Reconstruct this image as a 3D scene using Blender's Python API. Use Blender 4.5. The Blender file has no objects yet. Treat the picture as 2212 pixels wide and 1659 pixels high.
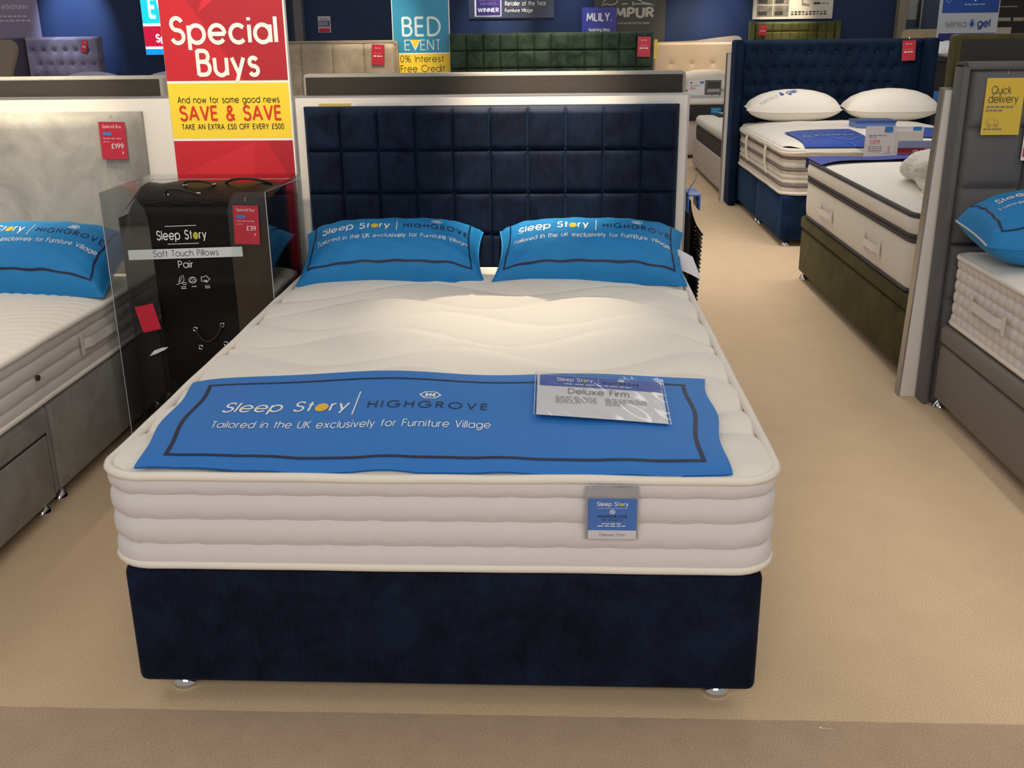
import bpy, bmesh, math, random
from math import sin, cos, pi, sqrt, exp, radians
from mathutils import Vector, Matrix
random.seed(7)
S = bpy.context.scene
COL = S.collection

# ------------------------------------------------------------------ camera
cam = bpy.data.cameras.new('camera'); co = bpy.data.objects.new('camera', cam); COL.objects.link(co)
CX, CY, CZ, YAW, PIT, ROL = 0.2471, -1.9036, 1.4018, -0.04682, 0.32918, -0.01151
cam.sensor_width = 36.0; cam.lens = 2223.52 / 2212 * 36.0; cam.clip_end = 60
_f = Vector((sin(YAW)*cos(PIT), cos(YAW)*cos(PIT), -sin(PIT))); _r = Vector((cos(YAW), -sin(YAW), 0)); _u = _r.cross(_f)
_rr = cos(ROL)*_r + sin(ROL)*_u; _uu = -sin(ROL)*_r + cos(ROL)*_u
M = Matrix.Identity(4)
for i in range(3):
    M[i][0], M[i][1], M[i][2] = _rr[i], _uu[i], -_f[i]
M[0][3], M[1][3], M[2][3] = CX, CY, CZ
co.matrix_world = M
S.camera = co

# ------------------------------------------------------------------ world, exposure
S.view_settings.view_transform = 'Standard'; S.view_settings.look = 'None'
S.view_settings.gamma = 1.0; S.view_settings.use_curve_mapping = False
S.view_settings.exposure = -0.06
w = bpy.data.worlds.new('world'); S.world = w; w.use_nodes = True
bg = w.node_tree.nodes['Background']; bg.inputs[0].default_value = (1.0, 0.965, 0.93, 1); bg.inputs[1].default_value = 0.31

def area(name, loc, sx, sy, power, colr=(1, .94, .86), aim=None):
    l = bpy.data.lights.new(name, 'AREA'); l.shape = 'RECTANGLE'; l.size = sx; l.size_y = sy; l.energy = power; l.color = colr
    o = bpy.data.objects.new(name, l); COL.objects.link(o); o.location = loc
    if aim: o.rotation_euler = (Vector(aim) - Vector(loc)).to_track_quat('-Z', 'Y').to_euler()
    return o
def spot(name, loc, aim, power, deg, blend=.5, colr=(1, .84, .62), rad=.04):
    l = bpy.data.lights.new(name, 'SPOT'); l.energy = power; l.spot_size = radians(deg); l.spot_blend = blend; l.color = colr; l.shadow_soft_size = rad
    o = bpy.data.objects.new(name, l); COL.objects.link(o); o.location = loc
    o.rotation_euler = (Vector(aim) - Vector(loc)).to_track_quat('-Z', 'Y').to_euler()
    return o
DAY = (1, .95, .89)
area('ceiling_or_fill_light', (0.3, -4.2, 2.9), 3.6, 1.2, 112, DAY, (0.2, 0.2, .4))  # added frontal fill aimed at the bed, not a ceiling fitting
area('ceiling_or_fill_light', (0.0, 1.0, 3.1), 1.0, 1.6, 5, DAY)
area('ceiling_or_fill_light', (3.0, 0.2, 3.1), .9, 2.2, 16, DAY)
area('ceiling_or_fill_light', (-2.7, 0.2, 3.1), .9, 2.2, 14, DAY)
area('ceiling_or_fill_light', (1.6, 4.6, 3.1), 2.4, .8, 55, DAY)
area('ceiling_or_fill_light', (-2.0, 4.8, 3.1), 2.4, .8, 14, DAY)
area('ceiling_or_fill_light', (1.5, 8.6, 3.1), 3.0, .8, 24, DAY)
WARM = (1, .84, .62)
spot('spotlight', (.24, 1.30, 2.95), (.18, 2.0, 1.02), 620, 24, 1, WARM)
spot('spotlight', (.10, 3.85, 2.95), (.10, 1.26, .57), 440, 17, 1, WARM, .02)
spot('spotlight', (-1.95, 1.3, 2.95), (-1.86, 2.0, 1.12), 420, 32, .9, WARM)
spot('spotlight', (-2.0, .0, 2.95), (-2.0, .9, .55), 70, 44, .9, WARM)
spot('spotlight', (-1.05, 6.1, 2.95), (-1.22, 6.95, 1.3), 240, 30, .9, WARM)
spot('spotlight', (.15, 6.0, 2.95), (.15, 6.9, 1.3), 220, 36, .9, WARM)
spot('spotlight', (2.45, 5.6, 2.95), (2.45, 6.95, 1.0), 85, 44, .9, WARM)
spot('spotlight', (2.0, 11.2, 2.95), (1.98, 12.1, 1.25), 190, 40, .9, WARM)
spot('spotlight', (-.3, 11.6, 2.95), (-.40, 12.25, 1.62), 160, 26, .9, (1, .93, .82))
spot('spotlight', (-.72, 11.7, 2.7), (-.72, 12.25, 1.35), 70, 40, .9, (.75, .85, 1))
spot('spotlight', (.4, 11.7, 2.7), (.4, 12.25, 1.35), 60, 40, .9, (.75, .85, 1))
spot('spotlight', (2.35, 11.6, 2.7), (2.35, 12.25, 1.4), 80, 40, .9, (.75, .85, 1))
spot('spotlight', (3.1, 11.4, 2.95), (3.12, 12.2, 1.62), 230, 30, .9, WARM)
spot('spotlight', (-6.1, 11.3, 2.95), (-6.15, 12.25, 1.65), 420, 40, .9, (.62, .74, 1))
spot('spotlight', (-6.3, 10.6, 2.95), (-6.3, 11.5, 1.2), 130, 50, .9, (.75, .72, 1))
spot('spotlight', (-.95, .5, 2.95), (-.96, 1.97, 1.45), 190, 36, .9, WARM)
spot('spotlight', (1.9, -.2, 2.95), (1.85, .6, 0), 90, 46, 1, DAY)
spot('spotlight', (1.2, 4.4, 2.95), (1.3, 4.6, 0), 60, 50, 1, DAY)

# ------------------------------------------------------------------ materials
MATS = {}
def lin(c):
    return tuple(((v/255.0)/12.92 if v/255.0 <= .04045 else ((v/255.0+.055)/1.055)**2.4) for v in c)
def mat(name, c, rough=.6, metal=0., spec=.5, sheen=0., noise=0., nscale=40., bump=0., bscale=300., emit=0., coat=0., sheen_c=None, stretch=None):
    """procedural principled: srgb colour c, colour noise, bump noise"""
    if name in MATS: return MATS[name]
    m = bpy.data.materials.new(name); m.use_nodes = True; N = m.node_tree.nodes; L = m.node_tree.links
    b = N['Principled BSDF']; col = lin(c)
    b.inputs['Base Color'].default_value = (*col, 1); b.inputs['Roughness'].default_value = rough; b.inputs['Metallic'].default_value = metal
    b.inputs['Specular IOR Level'].default_value = spec
    if coat: b.inputs['Coat Weight'].default_value = coat
    if sheen:
        b.inputs['Sheen Weight'].default_value = sheen; b.inputs['Sheen Roughness'].default_value = .4
        b.inputs['Sheen Tint'].default_value = (*(lin(sheen_c) if sheen_c else tuple(min(1, v*3+.05) for v in col)), 1)
    tc = N.new('ShaderNodeTexCoord'); src = tc.outputs['Object']
    if stretch:
        mp = N.new('ShaderNodeMapping'); mp.inputs['Scale'].default_value = stretch; L.new(src, mp.inputs[0]); src = mp.outputs[0]
    if noise:
        n = N.new('ShaderNodeTexNoise'); n.inputs['Scale'].default_value = nscale; n.inputs['Detail'].default_value = 5; n.inputs['Roughness'].default_value = .6
        L.new(src, n.inputs['Vector'])
        r = N.new('ShaderNodeValToRGB'); r.color_ramp.elements[0].position = .3; r.color_ramp.elements[1].position = .72
        r.color_ramp.elements[0].color = (*[v*(1-noise) for v in col], 1); r.color_ramp.elements[1].color = (*[min(1, v*(1+noise)) for v in col], 1)
        L.new(n.outputs['Fac'], r.inputs[0]); L.new(r.outputs[0], b.inputs['Base Color'])
    if bump:
        n2 = N.new('ShaderNodeTexNoise'); n2.inputs['Scale'].default_value = bscale; n2.inputs['Detail'].default_value = 3; L.new(src, n2.inputs['Vector'])
        bp = N.new('ShaderNodeBump'); bp.inputs['Strength'].default_value = bump; bp.inputs['Distance'].default_value = .004
        L.new(n2.outputs['Fac'], bp.inputs['Height']); L.new(bp.outputs[0], b.inputs['Normal'])
    if emit:
        b.inputs['Emission Color'].default_value = (*col, 1); b.inputs['Emission Strength'].default_value = emit
    MATS[name] = m; return m
def velvet(name, c, hi, scale=9., sheen=.5, bump=.25, sheen_c=None, streak=.35):
    """pile fabric: brushed patches between colour c and the lighter hi"""
    if name in MATS: return MATS[name]
    m = mat(name, c, .75, 0, .12, sheen, 0, sheen_c=sheen_c or hi, bump=bump, bscale=500); N = m.node_tree.nodes; L = m.node_tree.links
    b = N['Principled BSDF']; tc = N['Texture Coordinate'] if 'Texture Coordinate' in N else [n for n in N if n.type == 'TEX_COORD'][0]
    a = N.new('ShaderNodeTexNoise'); a.inputs['Scale'].default_value = scale; a.inputs['Detail'].default_value = 7; a.inputs['Roughness'].default_value = .62; a.inputs['Distortion'].default_value = .6
    L.new(tc.outputs['Object'], a.inputs['Vector'])
    mp = N.new('ShaderNodeMapping'); mp.inputs['Scale'].default_value = (160, 160, 28); L.new(tc.outputs['Object'], mp.inputs[0])
    f = N.new('ShaderNodeTexNoise'); f.inputs['Scale'].default_value = 1.; f.inputs['Detail'].default_value = 3; L.new(mp.outputs[0], f.inputs['Vector'])
    ad = N.new('ShaderNodeMath'); ad.operation = 'MULTIPLY_ADD'; ad.inputs[1].default_value = streak; L.new(f.outputs['Fac'], ad.inputs[0]); L.new(a.outputs['Fac'], ad.inputs[2])
    r = N.new('ShaderNodeValToRGB'); r.color_ramp.elements[0].position = .36+streak*.46; r.color_ramp.elements[1].position = .74+streak*.6
    r.color_ramp.elements[0].color = (*lin(c), 1); r.color_ramp.elements[1].color = (*lin(hi), 1)
    L.new(ad.outputs[0], r.inputs[0]); L.new(r.outputs[0], b.inputs['Base Color'])
    return m
def clear(name, tint=(.93, .95, .95), fac=.06, rough=.02, fres=.5):
    """thin clear plastic: transmits straight through, mirrors a little"""
    if name in MATS: return MATS[name]
    m = bpy.data.materials.new(name); m.use_nodes = True; N = m.node_tree.nodes; L = m.node_tree.links
    N.remove(N['Principled BSDF']); out = [n for n in N if n.type == 'OUTPUT_MATERIAL'][0]
    t = N.new('ShaderNodeBsdfTransparent'); t.inputs[0].default_value = (*tint, 1)
    g = N.new('ShaderNodeBsdfGlossy'); g.inputs['Roughness'].default_value = rough; g.inputs[0].default_value = (1, 1, 1, 1)
    lw = N.new('ShaderNodeLayerWeight'); lw.inputs[0].default_value = .25
    ma = N.new('ShaderNodeMath'); ma.operation = 'MULTIPLY_ADD'; ma.inputs[1].default_value = fres; ma.inputs[2].default_value = fac
    L.new(lw.outputs['Fresnel'], ma.inputs[0])
    mx = N.new('ShaderNodeMixShader'); L.new(ma.outputs[0], mx.inputs[0]); L.new(t.outputs[0], mx.inputs[1]); L.new(g.outputs[0], mx.inputs[2])
    L.new(mx.outputs[0], out.inputs['Surface']); MATS[name] = m; return m

WHITE = mat('white_print', (240, 240, 236), .5); BLACK = mat('black_print', (24, 22, 22), .5); NAVYP = mat('navy_print', (22, 26, 58), .6)
YELP = mat('yellow_print', (236, 188, 56), .5); LIME = mat('lime_print', (196, 190, 60), .5); REDP = mat('red_print', (204, 44, 40), .5)
BLUEP = mat('blue_print', (60, 130, 200), .5); GREYP = mat('grey_print', (120, 118, 118), .6); LBLUE = mat('light_blue_print', (130, 190, 225), .5)
CHROME = mat('chrome', (225, 225, 228), .07, 1.0)
METAL = mat('brushed_aluminium', (176, 174, 174), .38, .85, noise=.05, nscale=30)
PANELW = mat('white_laminate', (226, 221, 214), .42, noise=.01, nscale=3)
KNIT = mat('mattress_border_knit', (219, 213, 212), .85, sheen=.15, noise=.03, nscale=260, bump=.35, bscale=420, stretch=(1, 1, 2.2))
PIPE = mat('cream_piping', (238, 230, 218), .8, bump=.4, bscale=500)
ACR = clear('clear_acrylic'); ACRE = mat('acrylic_cut_edge', (190, 192, 192), .25, spec=.6)
PLAST = clear('clear_plastic_sleeve', (.97, .98, .99), .01, .05, .2)

# ------------------------------------------------------------------ mesh helpers
class MB:
    def __init__(s): s.v = []; s.f = []; s.m = []; s.mats = []; s.cuts = []
    def mi(s, m):
        if m not in s.mats: s.mats.append(m)
        return s.mats.index(m)
    def add(s, vs, fs, m):
        o = len(s.v); k = s.mi(m); s.v += [tuple(v) for v in vs]
        for f in fs: s.f.append(tuple(i+o for i in f)); s.m.append(k)
        return s
    def box(s, x0, x1, y0, y1, z0, z1, m, r=0., seg=2):
        bm = bmesh.new(); bmesh.ops.create_cube(bm, size=1)
        for v in bm.verts: v.co = Vector(((x0+x1)/2+v.co.x*(x1-x0), (y0+y1)/2+v.co.y*(y1-y0), (z0+z1)/2+v.co.z*(z1-z0)))
        if r > 0: bmesh.ops.bevel(bm, geom=list(bm.edges), offset=r, segments=seg, profile=.5, affect='EDGES')
        bm.verts.index_update()
        s.add([v.co[:] for v in bm.verts], [[v.index for v in f.verts] for f in bm.faces], m); bm.free(); return s
    def quad(s, a, b, c, d, m): return s.add([a, b, c, d], [(0, 1, 2, 3)], m)
    def grid(s, fn, nu, nv, m, flip=False):
        vs = [fn(i/nu, j/nv) for j in range(nv+1) for i in range(nu+1)]
        fs = []
        for j in range(nv):
            for i in range(nu):
                a = j*(nu+1)+i; q = (a, a+1, a+nu+2, a+nu+1); fs.append(q[::-1] if flip else q)
        return s.add(vs, fs, m)
    def tube(s, pts, r, m, n=8, closed=False):
        P = [Vector(p) for p in pts]; K = len(P); vs = []; up = None
        for i, p in enumerate(P):
            if closed: t = P[(i+1) % K]-P[i-1]
            else: t = P[min(i+1, K-1)]-P[max(i-1, 0)]
            t.normalize()
            if up is None: up = Vector((0, 0, 1)) if abs(t.z) < .9 else Vector((1, 0, 0))
            a = t.cross(up).normalized(); b = a.cross(t).normalized(); up = b
            rr = r(i/(K-1)) if callable(r) else r
            for k in range(n): vs.append(p+a*cos(2*pi*k/n)*rr+b*sin(2*pi*k/n)*rr)
        fs = []
        for i in range(K if closed else K-1):
            j = (i+1) % K
            for k in range(n): fs.append((i*n+k, i*n+(k+1) % n, j*n+(k+1) % n, j*n+k))
        if not closed: fs += [tuple(range(n))[::-1], tuple((K-1)*n+k for k in range(n))]
        return s.add(vs, fs, m)
    def lathe(s, cx, cy, prof, m, n=24):
        vs = []; fs = []; K = len(prof)
        for (r, z) in prof:
            for k in range(n): vs.append((cx+r*cos(2*pi*k/n), cy+r*sin(2*pi*k/n), z))
        for i in range(K-1):
            for k in range(n): fs.append((i*n+k, i*n+(k+1) % n, (i+1)*n+(k+1) % n, (i+1)*n+k))
        fs += [tuple(range(n))[::-1], tuple((K-1)*n+k for k in range(n))]
        return s.add(vs, fs, m)
    def build(s, name, parent=None, smooth=False, angle=40, local=False, world=None):
        """one mesh object; vertices are world coordinates unless local"""
        if name == 'lettering' and len(s.cuts) > 1:          # every line of lettering is a part of its own
            o = None; ends = s.cuts[1:]+[(len(s.v), len(s.f))]; v0 = f0 = 0
            for v1, f1 in ends:
                q = MB(); q.mats = s.mats; q.v = s.v[v0:v1]; q.f = [tuple(i-v0 for i in f) for f in s.f[f0:f1]]; q.m = s.m[f0:f1]; v0, f0 = v1, f1
                o = q.build(name, parent, smooth, angle, local, world)
            return o
        me = bpy.data.meshes.new(name)
        off = Vector((0, 0, 0))
        if parent is not None and not local:
            p = parent
            while p is not None: off += p.location; p = p.parent
        loc = Vector(world) if world else Vector((0, 0, 0))
        me.from_pydata([tuple(Vector(v)-off-loc) for v in s.v], [], s.f)
        for m in s.mats: me.materials.append(m)
        me.polygons.foreach_set('material_index', s.m)
        if smooth: me.polygons.foreach_set('use_smooth', [True]*len(me.polygons))
        me.update()
        if smooth and angle < 180:
            me.set_sharp_from_angle(angle=radians(angle))
        o = bpy.data.objects.new(name, me); COL.objects.link(o); o.location = loc
        if parent is not None: o.parent = parent
        return o
def tag(o, label=None, cat=None, group=None, kind=None):
    if label: o['label'] = label
    if cat: o['category'] = cat
    if group: o['group'] = group
    if kind: o['kind'] = kind
    return o
def thing(name, label, cat, loc=(0, 0, 0), group=None, rot=None):
    o = bpy.data.objects.new(name, None); COL.objects.link(o); o.location = loc; o.empty_display_size = .05
    if rot: o.rotation_euler = rot
    return tag(o, label, cat, group)
def dup(root, loc, label, rot=None):
    r = root.copy(); COL.objects.link(r); r.location = loc; r['label'] = label
    if rot: r.rotation_euler = rot
    for ch in list(root.children):
        c = ch.copy(); COL.objects.link(c); c.parent = r
        for g in list(ch.children):
            d = g.copy(); COL.objects.link(d); d.parent = c
    return r

# ------------------------------------------------------------------ geometric stroke lettering
def A(cx, cy, rx, ry, a0, a1, n=None):
    n = n or max(4, int(abs(a1-a0)/15)); return [(cx+rx*cos(radians(a0+(a1-a0)*k/n)), cy+ry*sin(radians(a0+(a1-a0)*k/n))) for k in range(n+1)]
r_ = .345
O = A(r_, r_, r_, r_, 0, 360, 24)
G = {
 ' ': (.34, []),
 'a': (.69, [O, [(.69, .69), (.69, 0)]]), 'b': (.69, [O, [(0, 1), (0, 0)]]), 'c': (.62, [A(r_, r_, r_, r_, 42, 318)]),
 'd': (.69, [O, [(.69, 1), (.69, 0)]]), 'e': (.69, [[(0, r_), (.69, r_)], A(r_, r_, r_, r_, 0, 322)]),
 'f': (.30, [[(.12, 0), (.12, .78)]+A(.30, .80, .18, .18, 175, 95), [(0, .66), (.3, .66)]]),
 'g': (.69, [O, [(.69, .69), (.69, .02)]+A(.36, .02, .33, .30, 0, -150)]),
 'h': (.56, [[(0, 1), (0, 0)], [(0, .36)]+A(.28, .41, .28, .28, 180, 0)+[(.56, 0)]]),
 'i': (.0, [[(0, .69), (0, 0)], [(0, .86), (0, .98)]]), 'j': (.05, [[(.05, .69), (.05, -.2)], [(.05, .86), (.05, .98)]]),
 'k': (.48, [[(0, 1), (0, 0)], [(.44, .69), (.02, .32)], [(.14, .42), (.48, 0)]]), 'l': (.0, [[(0, 1), (0, 0)]]),
 'm': (.86, [[(0, .69), (0, 0)], [(0, .43)]+A(.215, .475, .215, .215, 180, 0)+[(.43, 0)], [(.43, .43)]+A(.645, .475, .215, .215, 180, 0)+[(.86, 0)]]),
 'n': (.54, [[(0, .69), (0, 0)], [(0, .38)]+A(.27, .42, .27, .27, 180, 0)+[(.54, 0)]]),
 'o': (.69, [O]), 'p': (.69, [O, [(0, .69), (0, -.28)]]), 'q': (.69, [O, [(.69, .69), (.69, -.28)]]),
 'r': (.26, [[(0, .69), (0, 0)], [(0, .42)]+A(.26, .42, .26, .26, 180, 92)]),
 's': (.38, [A(.19, .515, .175, .165, 25, 250)+A(.19, .175, .19, .175, 75, -155)]),
 't': (.30, [[(.15, .95), (.15, 0)], [(0, .66), (.3, .66)]]),
 'u': (.54, [[(0, .69), (0, .27)]+A(.27, .27, .27, .27, 180, 360), [(.54, .69), (.54, 0)]]),
 'v': (.52, [[(0, .69), (.26, 0)], [(.26, 0), (.52, .69)]]), 'w': (.84, [[(0, .69), (.21, 0)], [(.21, 0), (.42, .66)], [(.42, .66), (.63, 0)], [(.63, 0), (.84, .69)]]),
 'x': (.5, [[(0, .69), (.5, 0)], [(.5, .69), (0, 0)]]), 'y': (.54, [[(0, .69), (.28, .03)], [(.54, .69), (.16, -.28)]]),
 'z': (.46, [[(.02, .66), (.44, .66)], [(.44, .66), (.02, .03)], [(.02, .03), (.46, .03)]]),
 'A': (.74, [[(0, 0), (.37, 1)], [(.37, 1), (.74, 0)], [(.13, .33), (.61, .33)]]),
 'B': (.52, [[(0, 0), (0, 1)], [(0, .97), (.27, .97)]+A(.27, .755, .215, .215, 90, -90)+[(0, .54)], [(.27, .54)]+A(.27, .285, .255, .255, 90, -90)+[(0, .03)]]),
 'C': (.88, [A(.5, .5, .5, .5, 40, 320)]), 'D': (.72, [[(0, 0), (0, 1)], [(0, .97), (.25, .97)]+A(.25, .5, .47, .47, 90, -90)+[(0, .03)]]),
 'E': (.48, [[(0, 0), (0, 1)], [(0, .97), (.48, .97)], [(0, .52), (.45, .52)], [(0, .03), (.48, .03)]]),
 'F': (.45, [[(0, 0), (0, 1)], [(0, .97), (.45, .97)], [(0, .52), (.42, .52)]]),
 'G': (.98, [A(.5, .5, .5, .5, 40, 358), [(.55, .47), (1.0, .47)]]),
 'H': (.64, [[(0, 0), (0, 1)], [(.64, 0), (.64, 1)], [(0, .52), (.64, .52)]]), 'I': (.0, [[(0, 0), (0, 1)]]),
 'J': (.42, [[(.42, 1), (.42, .22)]+A(.21, .22, .21, .22, 0, -170)]),
 'K': (.58, [[(0, 0), (0, 1)], [(.54, 1), (.02, .5)], [(.14, .6), (.58, 0)]]), 'L': (.42, [[(0, 1), (0, 0)], [(0, .03), (.42, .03)]]),
 'M': (.84, [[(0, 0), (.1, 1)], [(.1, 1), (.42, .2)], [(.42, .2), (.74, 1)], [(.74, 1), (.84, 0)]]),
 'N': (.66, [[(0, 0), (0, 1)], [(0, 1), (.66, 0)], [(.66, 0), (.66, 1)]]), 'O': (1.0, [A(.5, .5, .5, .5, 0, 360, 28)]),
 'P': (.48, [[(0, 0), (0, 1)], [(0, .97), (.22, .97)]+A(.22, .71, .26, .26, 90, -90)+[(0, .45)]]),
 'R': (.54, [[(0, 0), (0, 1)], [(0, .97), (.24, .97)]+A(.24, .73, .25, .24, 90, -90)+[(0, .49)], [(.22, .49), (.54, 0)]]),
 'Q': (1.0, [A(.5, .5, .5, .5, 0, 360, 28), [(.6, .3), (.98, -.02)]]),
 'S': (.54, [A(.27, .745, .245, .235, 20, 262)+A(.27, .255, .27, .255, 82, -160)]),
 'T': (.5, [[(.25, 0), (.25, 1)], [(0, .97), (.5, .97)]]), 'U': (.6, [[(0, 1), (0, .3)]+A(.3, .3, .3, .3, 180, 360)+[(.6, 1)]]),
 'V': (.66, [[(0, 1), (.33, 0)], [(.33, 0), (.66, 1)]]), 'W': (1.0, [[(0, 1), (.25, 0)], [(.25, 0), (.5, .95)], [(.5, .95), (.75, 0)], [(.75, 0), (1, 1)]]),
 'X': (.6, [[(0, 1), (.6, 0)], [(.6, 1), (0, 0)]]), 'Y': (.6, [[(0, 1), (.3, .45)], [(.6, 1), (.3, .45)], [(.3, .48), (.3, 0)]]), 'Z': (.56, [[(0, .97), (.55, .97)], [(.55, .97), (0, .03)], [(0, .03), (.56, .03)]]),
 '0': (.52, [A(.26, .5, .26, .5, 0, 360, 24)]), '1': (.24, [[(.2, 0), (.2, 1)], [(.2, .97), (.02, .8)]]),
 '2': (.52, [A(.26, .73, .25, .26, 170, -35)+[(.02, .04)], [(0, .03), (.52, .03)]]),
 '3': (.5, [A(.25, .76, .22, .23, 160, -90), A(.25, .275, .25, .265, 90, -160)]),
 '5': (.52, [[(.48, .97), (.14, .97)], [(.14, .97), (.07, .56)], A(.25, .32, .27, .32, 130, -150)]),
 '9': (.54, [A(.27, .70, .27, .29, 0, 360, 20), [(.53, .62), (.22, 0)]]), '£': (.52, [A(.34, .76, .19, .22, 15, 180)+[(.15, .3), (.02, .04)], [(0, .03), (.52, .03)], [(0, .5), (.4, .5)]]),
 '%': (.9, [A(.2, .76, .2, .22, 0, 360, 14), A(.7, .24, .2, .22, 0, 360, 14), [(.75, 1), (.15, 0)]]),
 '&': (.62, [[(.62, 0), (.12, .66)]+A(.27, .80, .16, .18, 205, -45, 10), [(.39, .68), (.16, .47)]+A(.24, .23, .24, .24, 115, 320, 10)+[(.58, .42)]]),
 '.': (.0, [[(0, 0), (0, .1)]]), ',': (.0, [[(0, .06), (-.05, -.12)]]), '|': (0, [[(0, -.25), (0, 1.1)]]),
}
def ribbon(mb, pts, hw, m, fn, step=.1, lift=0.):
    if lift:
        base = fn
        def fn(u, v):
            e = .004; p = Vector(base(u, v)); n = (Vector(base(u+e, v))-p).cross(Vector(base(u, v+e))-p)
            return p+n.normalized()*lift
    P = []
    for i, p in enumerate(pts):
        if i:
            a = pts[i-1]; d = math.dist(a, p); k = max(1, int(d/step))
            for j in range(1, k+1): P.append((a[0]+(p[0]-a[0])*j/k, a[1]+(p[1]-a[1])*j/k))
        else: P.append(p)
    closed = math.dist(P[0], P[-1]) < 1e-6
    if closed: P = P[:-1]
    n = len(P); vs = []
    for i in range(n):
        a = P[i-1] if (i or closed) else P[0]; b = P[(i+1) % n] if (i < n-1 or closed) else P[-1]
        dx, dy = b[0]-a[0], b[1]-a[1]; l = math.hypot(dx, dy) or 1
        nx, ny = -dy/l*hw, dx/l*hw
        vs.append(fn(P[i][0]+nx, P[i][1]+ny)); vs.append(fn(P[i][0]-nx, P[i][1]-ny))
    fs = [(2*i, 2*i+1, (2*i+3) % (2*n), (2*i+2) % (2*n)) for i in range(n if closed else n-1)]
    mb.add(vs, fs, m)
LIFT = .00012      # overlapping strokes of one letter are printed as thin layers
def text_width(s, w, gap): return sum(G[c][0]+gap+w for c in s)-gap-w
def text(mb, s, m, fn, x, y, cap, width=None, w=.12, gap=.11, align='l', sp=None, slant=0.):
    """lettering with stroke weight w; fn(u, v) places metres on a surface; sp maps character index to a filled disc material"""
    tw = text_width(s, w, gap); kx = cap if width is None else width/(tw+w)
    if align == 'c': x = x-(tw+w)*kx/2
    if align == 'r': x = x-(tw+w)*kx
    px = w/2; mb.cuts.append((len(mb.v), len(mb.f)))
    for i, c in enumerate(s):
        adv, strokes = G[c]
        g = lambda u, v, px=px: fn(x+(px+u+slant*v)*kx, y+v*cap)
        if sp and i in sp:
            n = 20; mb.add([g(r_+(r_+w/2)*cos(2*pi*k/n), r_+(r_+w/2)*sin(2*pi*k/n)) for k in range(n)], [tuple(range(n))], sp[i])
        else:
            for q, st in enumerate(strokes): ribbon(mb, st, w/2, m, g, lift=LIFT*q)
        px += adv+gap+w
def dashes(mb, m, fn, x, y, width, h, n=5, gapf=.3):
    """print too small to read in the photograph: broken hairlines"""
    xs = x; rnd = random.Random(int(abs(x*9173+y*7919)*100) % 99991)
    ws = [rnd.uniform(.6, 1.4) for _ in range(n)]; tot = sum(ws)*(1+gapf)
    for q in ws:
        a = q/tot*width; mb.quad(fn(xs, y), fn(xs+a, y), fn(xs+a, y+h), fn(xs, y+h), m); xs += a*(1+gapf)
def rect(mb, m, fn, x0, x1, y0, y1, nx=1, ny=1): mb.grid(lambda u, v: fn(x0+(x1-x0)*u, y0+(y1-y0)*v), nx, ny, m)
def frame(mb, m, fn, x0, x1, y0, y1, t, n=1):
    rect(mb, m, fn, x0, x1, y0, y0+t, n, 1); rect(mb, m, fn, x0, x1, y1-t, y1, n, 1)
    rect(mb, m, fn, x0, x0+t, y0+t, y1-t, 1, n); rect(mb, m, fn, x1-t, x1, y0+t, y1-t, 1, n)
def poly(mb, m, fn, pts): mb.add([fn(*p) for p in pts], [tuple(range(len(pts)))], m)
def front(y, x0=0., z0=0.): return lambda u, v: (x0+u, y, z0+v)       # a plane facing the shopper (-y)
def hexlogo(mb, m, fn, cx, cy, rx, ry, t):
    P = [(cx+rx*cos(radians(a)), cy+ry*sin(radians(a))) for a in (0, 60, 120, 180, 240, 300, 360)]
    ribbon(mb, P, t, m, fn, .02)
    for dx in (-.38, .38): ribbon(mb, [(cx+dx*rx, cy-.55*ry), (cx+dx*rx, cy+.55*ry)], t, m, fn, .02)
    for a, b in (((-.38, -.2), (.1, .5)), ((.38, .2), (-.1, -.5)), ((-.1, .1), (.38, .1)), ((-.38, -.1), (.1, -.1))):
        ribbon(mb, [(cx+a[0]*rx, cy+a[1]*ry), (cx+b[0]*rx, cy+b[1]*ry)], t*.8, m, fn, .02)

# ------------------------------------------------------------------ bed builders
def perim(x0, x1, y0, y1, r, step=.025):
    """rounded rectangle: (point, outward normal, arclength)"""
    P = []
    def line(a, b, n):
        k = max(1, int(math.dist(a, b)/step))
        for i in range(k): P.append(((a[0]+(b[0]-a[0])*i/k, a[1]+(b[1]-a[1])*i/k), n))
    def arc(cx, cy, a0):
        k = max(4, int(r*pi/2/step*1.5))
        for i in range(k):
            a = radians(a0+90*i/k); P.append(((cx+r*cos(a), cy+r*sin(a)), (cos(a), sin(a))))
    line((x0+r, y0), (x1-r, y0), (0, -1)); arc(x1-r, y0+r, -90); line((x1, y0+r), (x1, y1-r), (1, 0)); arc(x1-r, y1-r, 0)
    line((x1-r, y1), (x0+r, y1), (0, 1)); arc(x0+r, y1-r, 90); line((x0, y1-r), (x0, y0+r), (-1, 0)); arc(x0+r, y0+r, 180)
    out = []; s = 0
    for i, (p, n) in enumerate(P):
        if i: s += math.dist(p, P[i-1][0])
        out.append((p, n, s))
    return out
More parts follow.
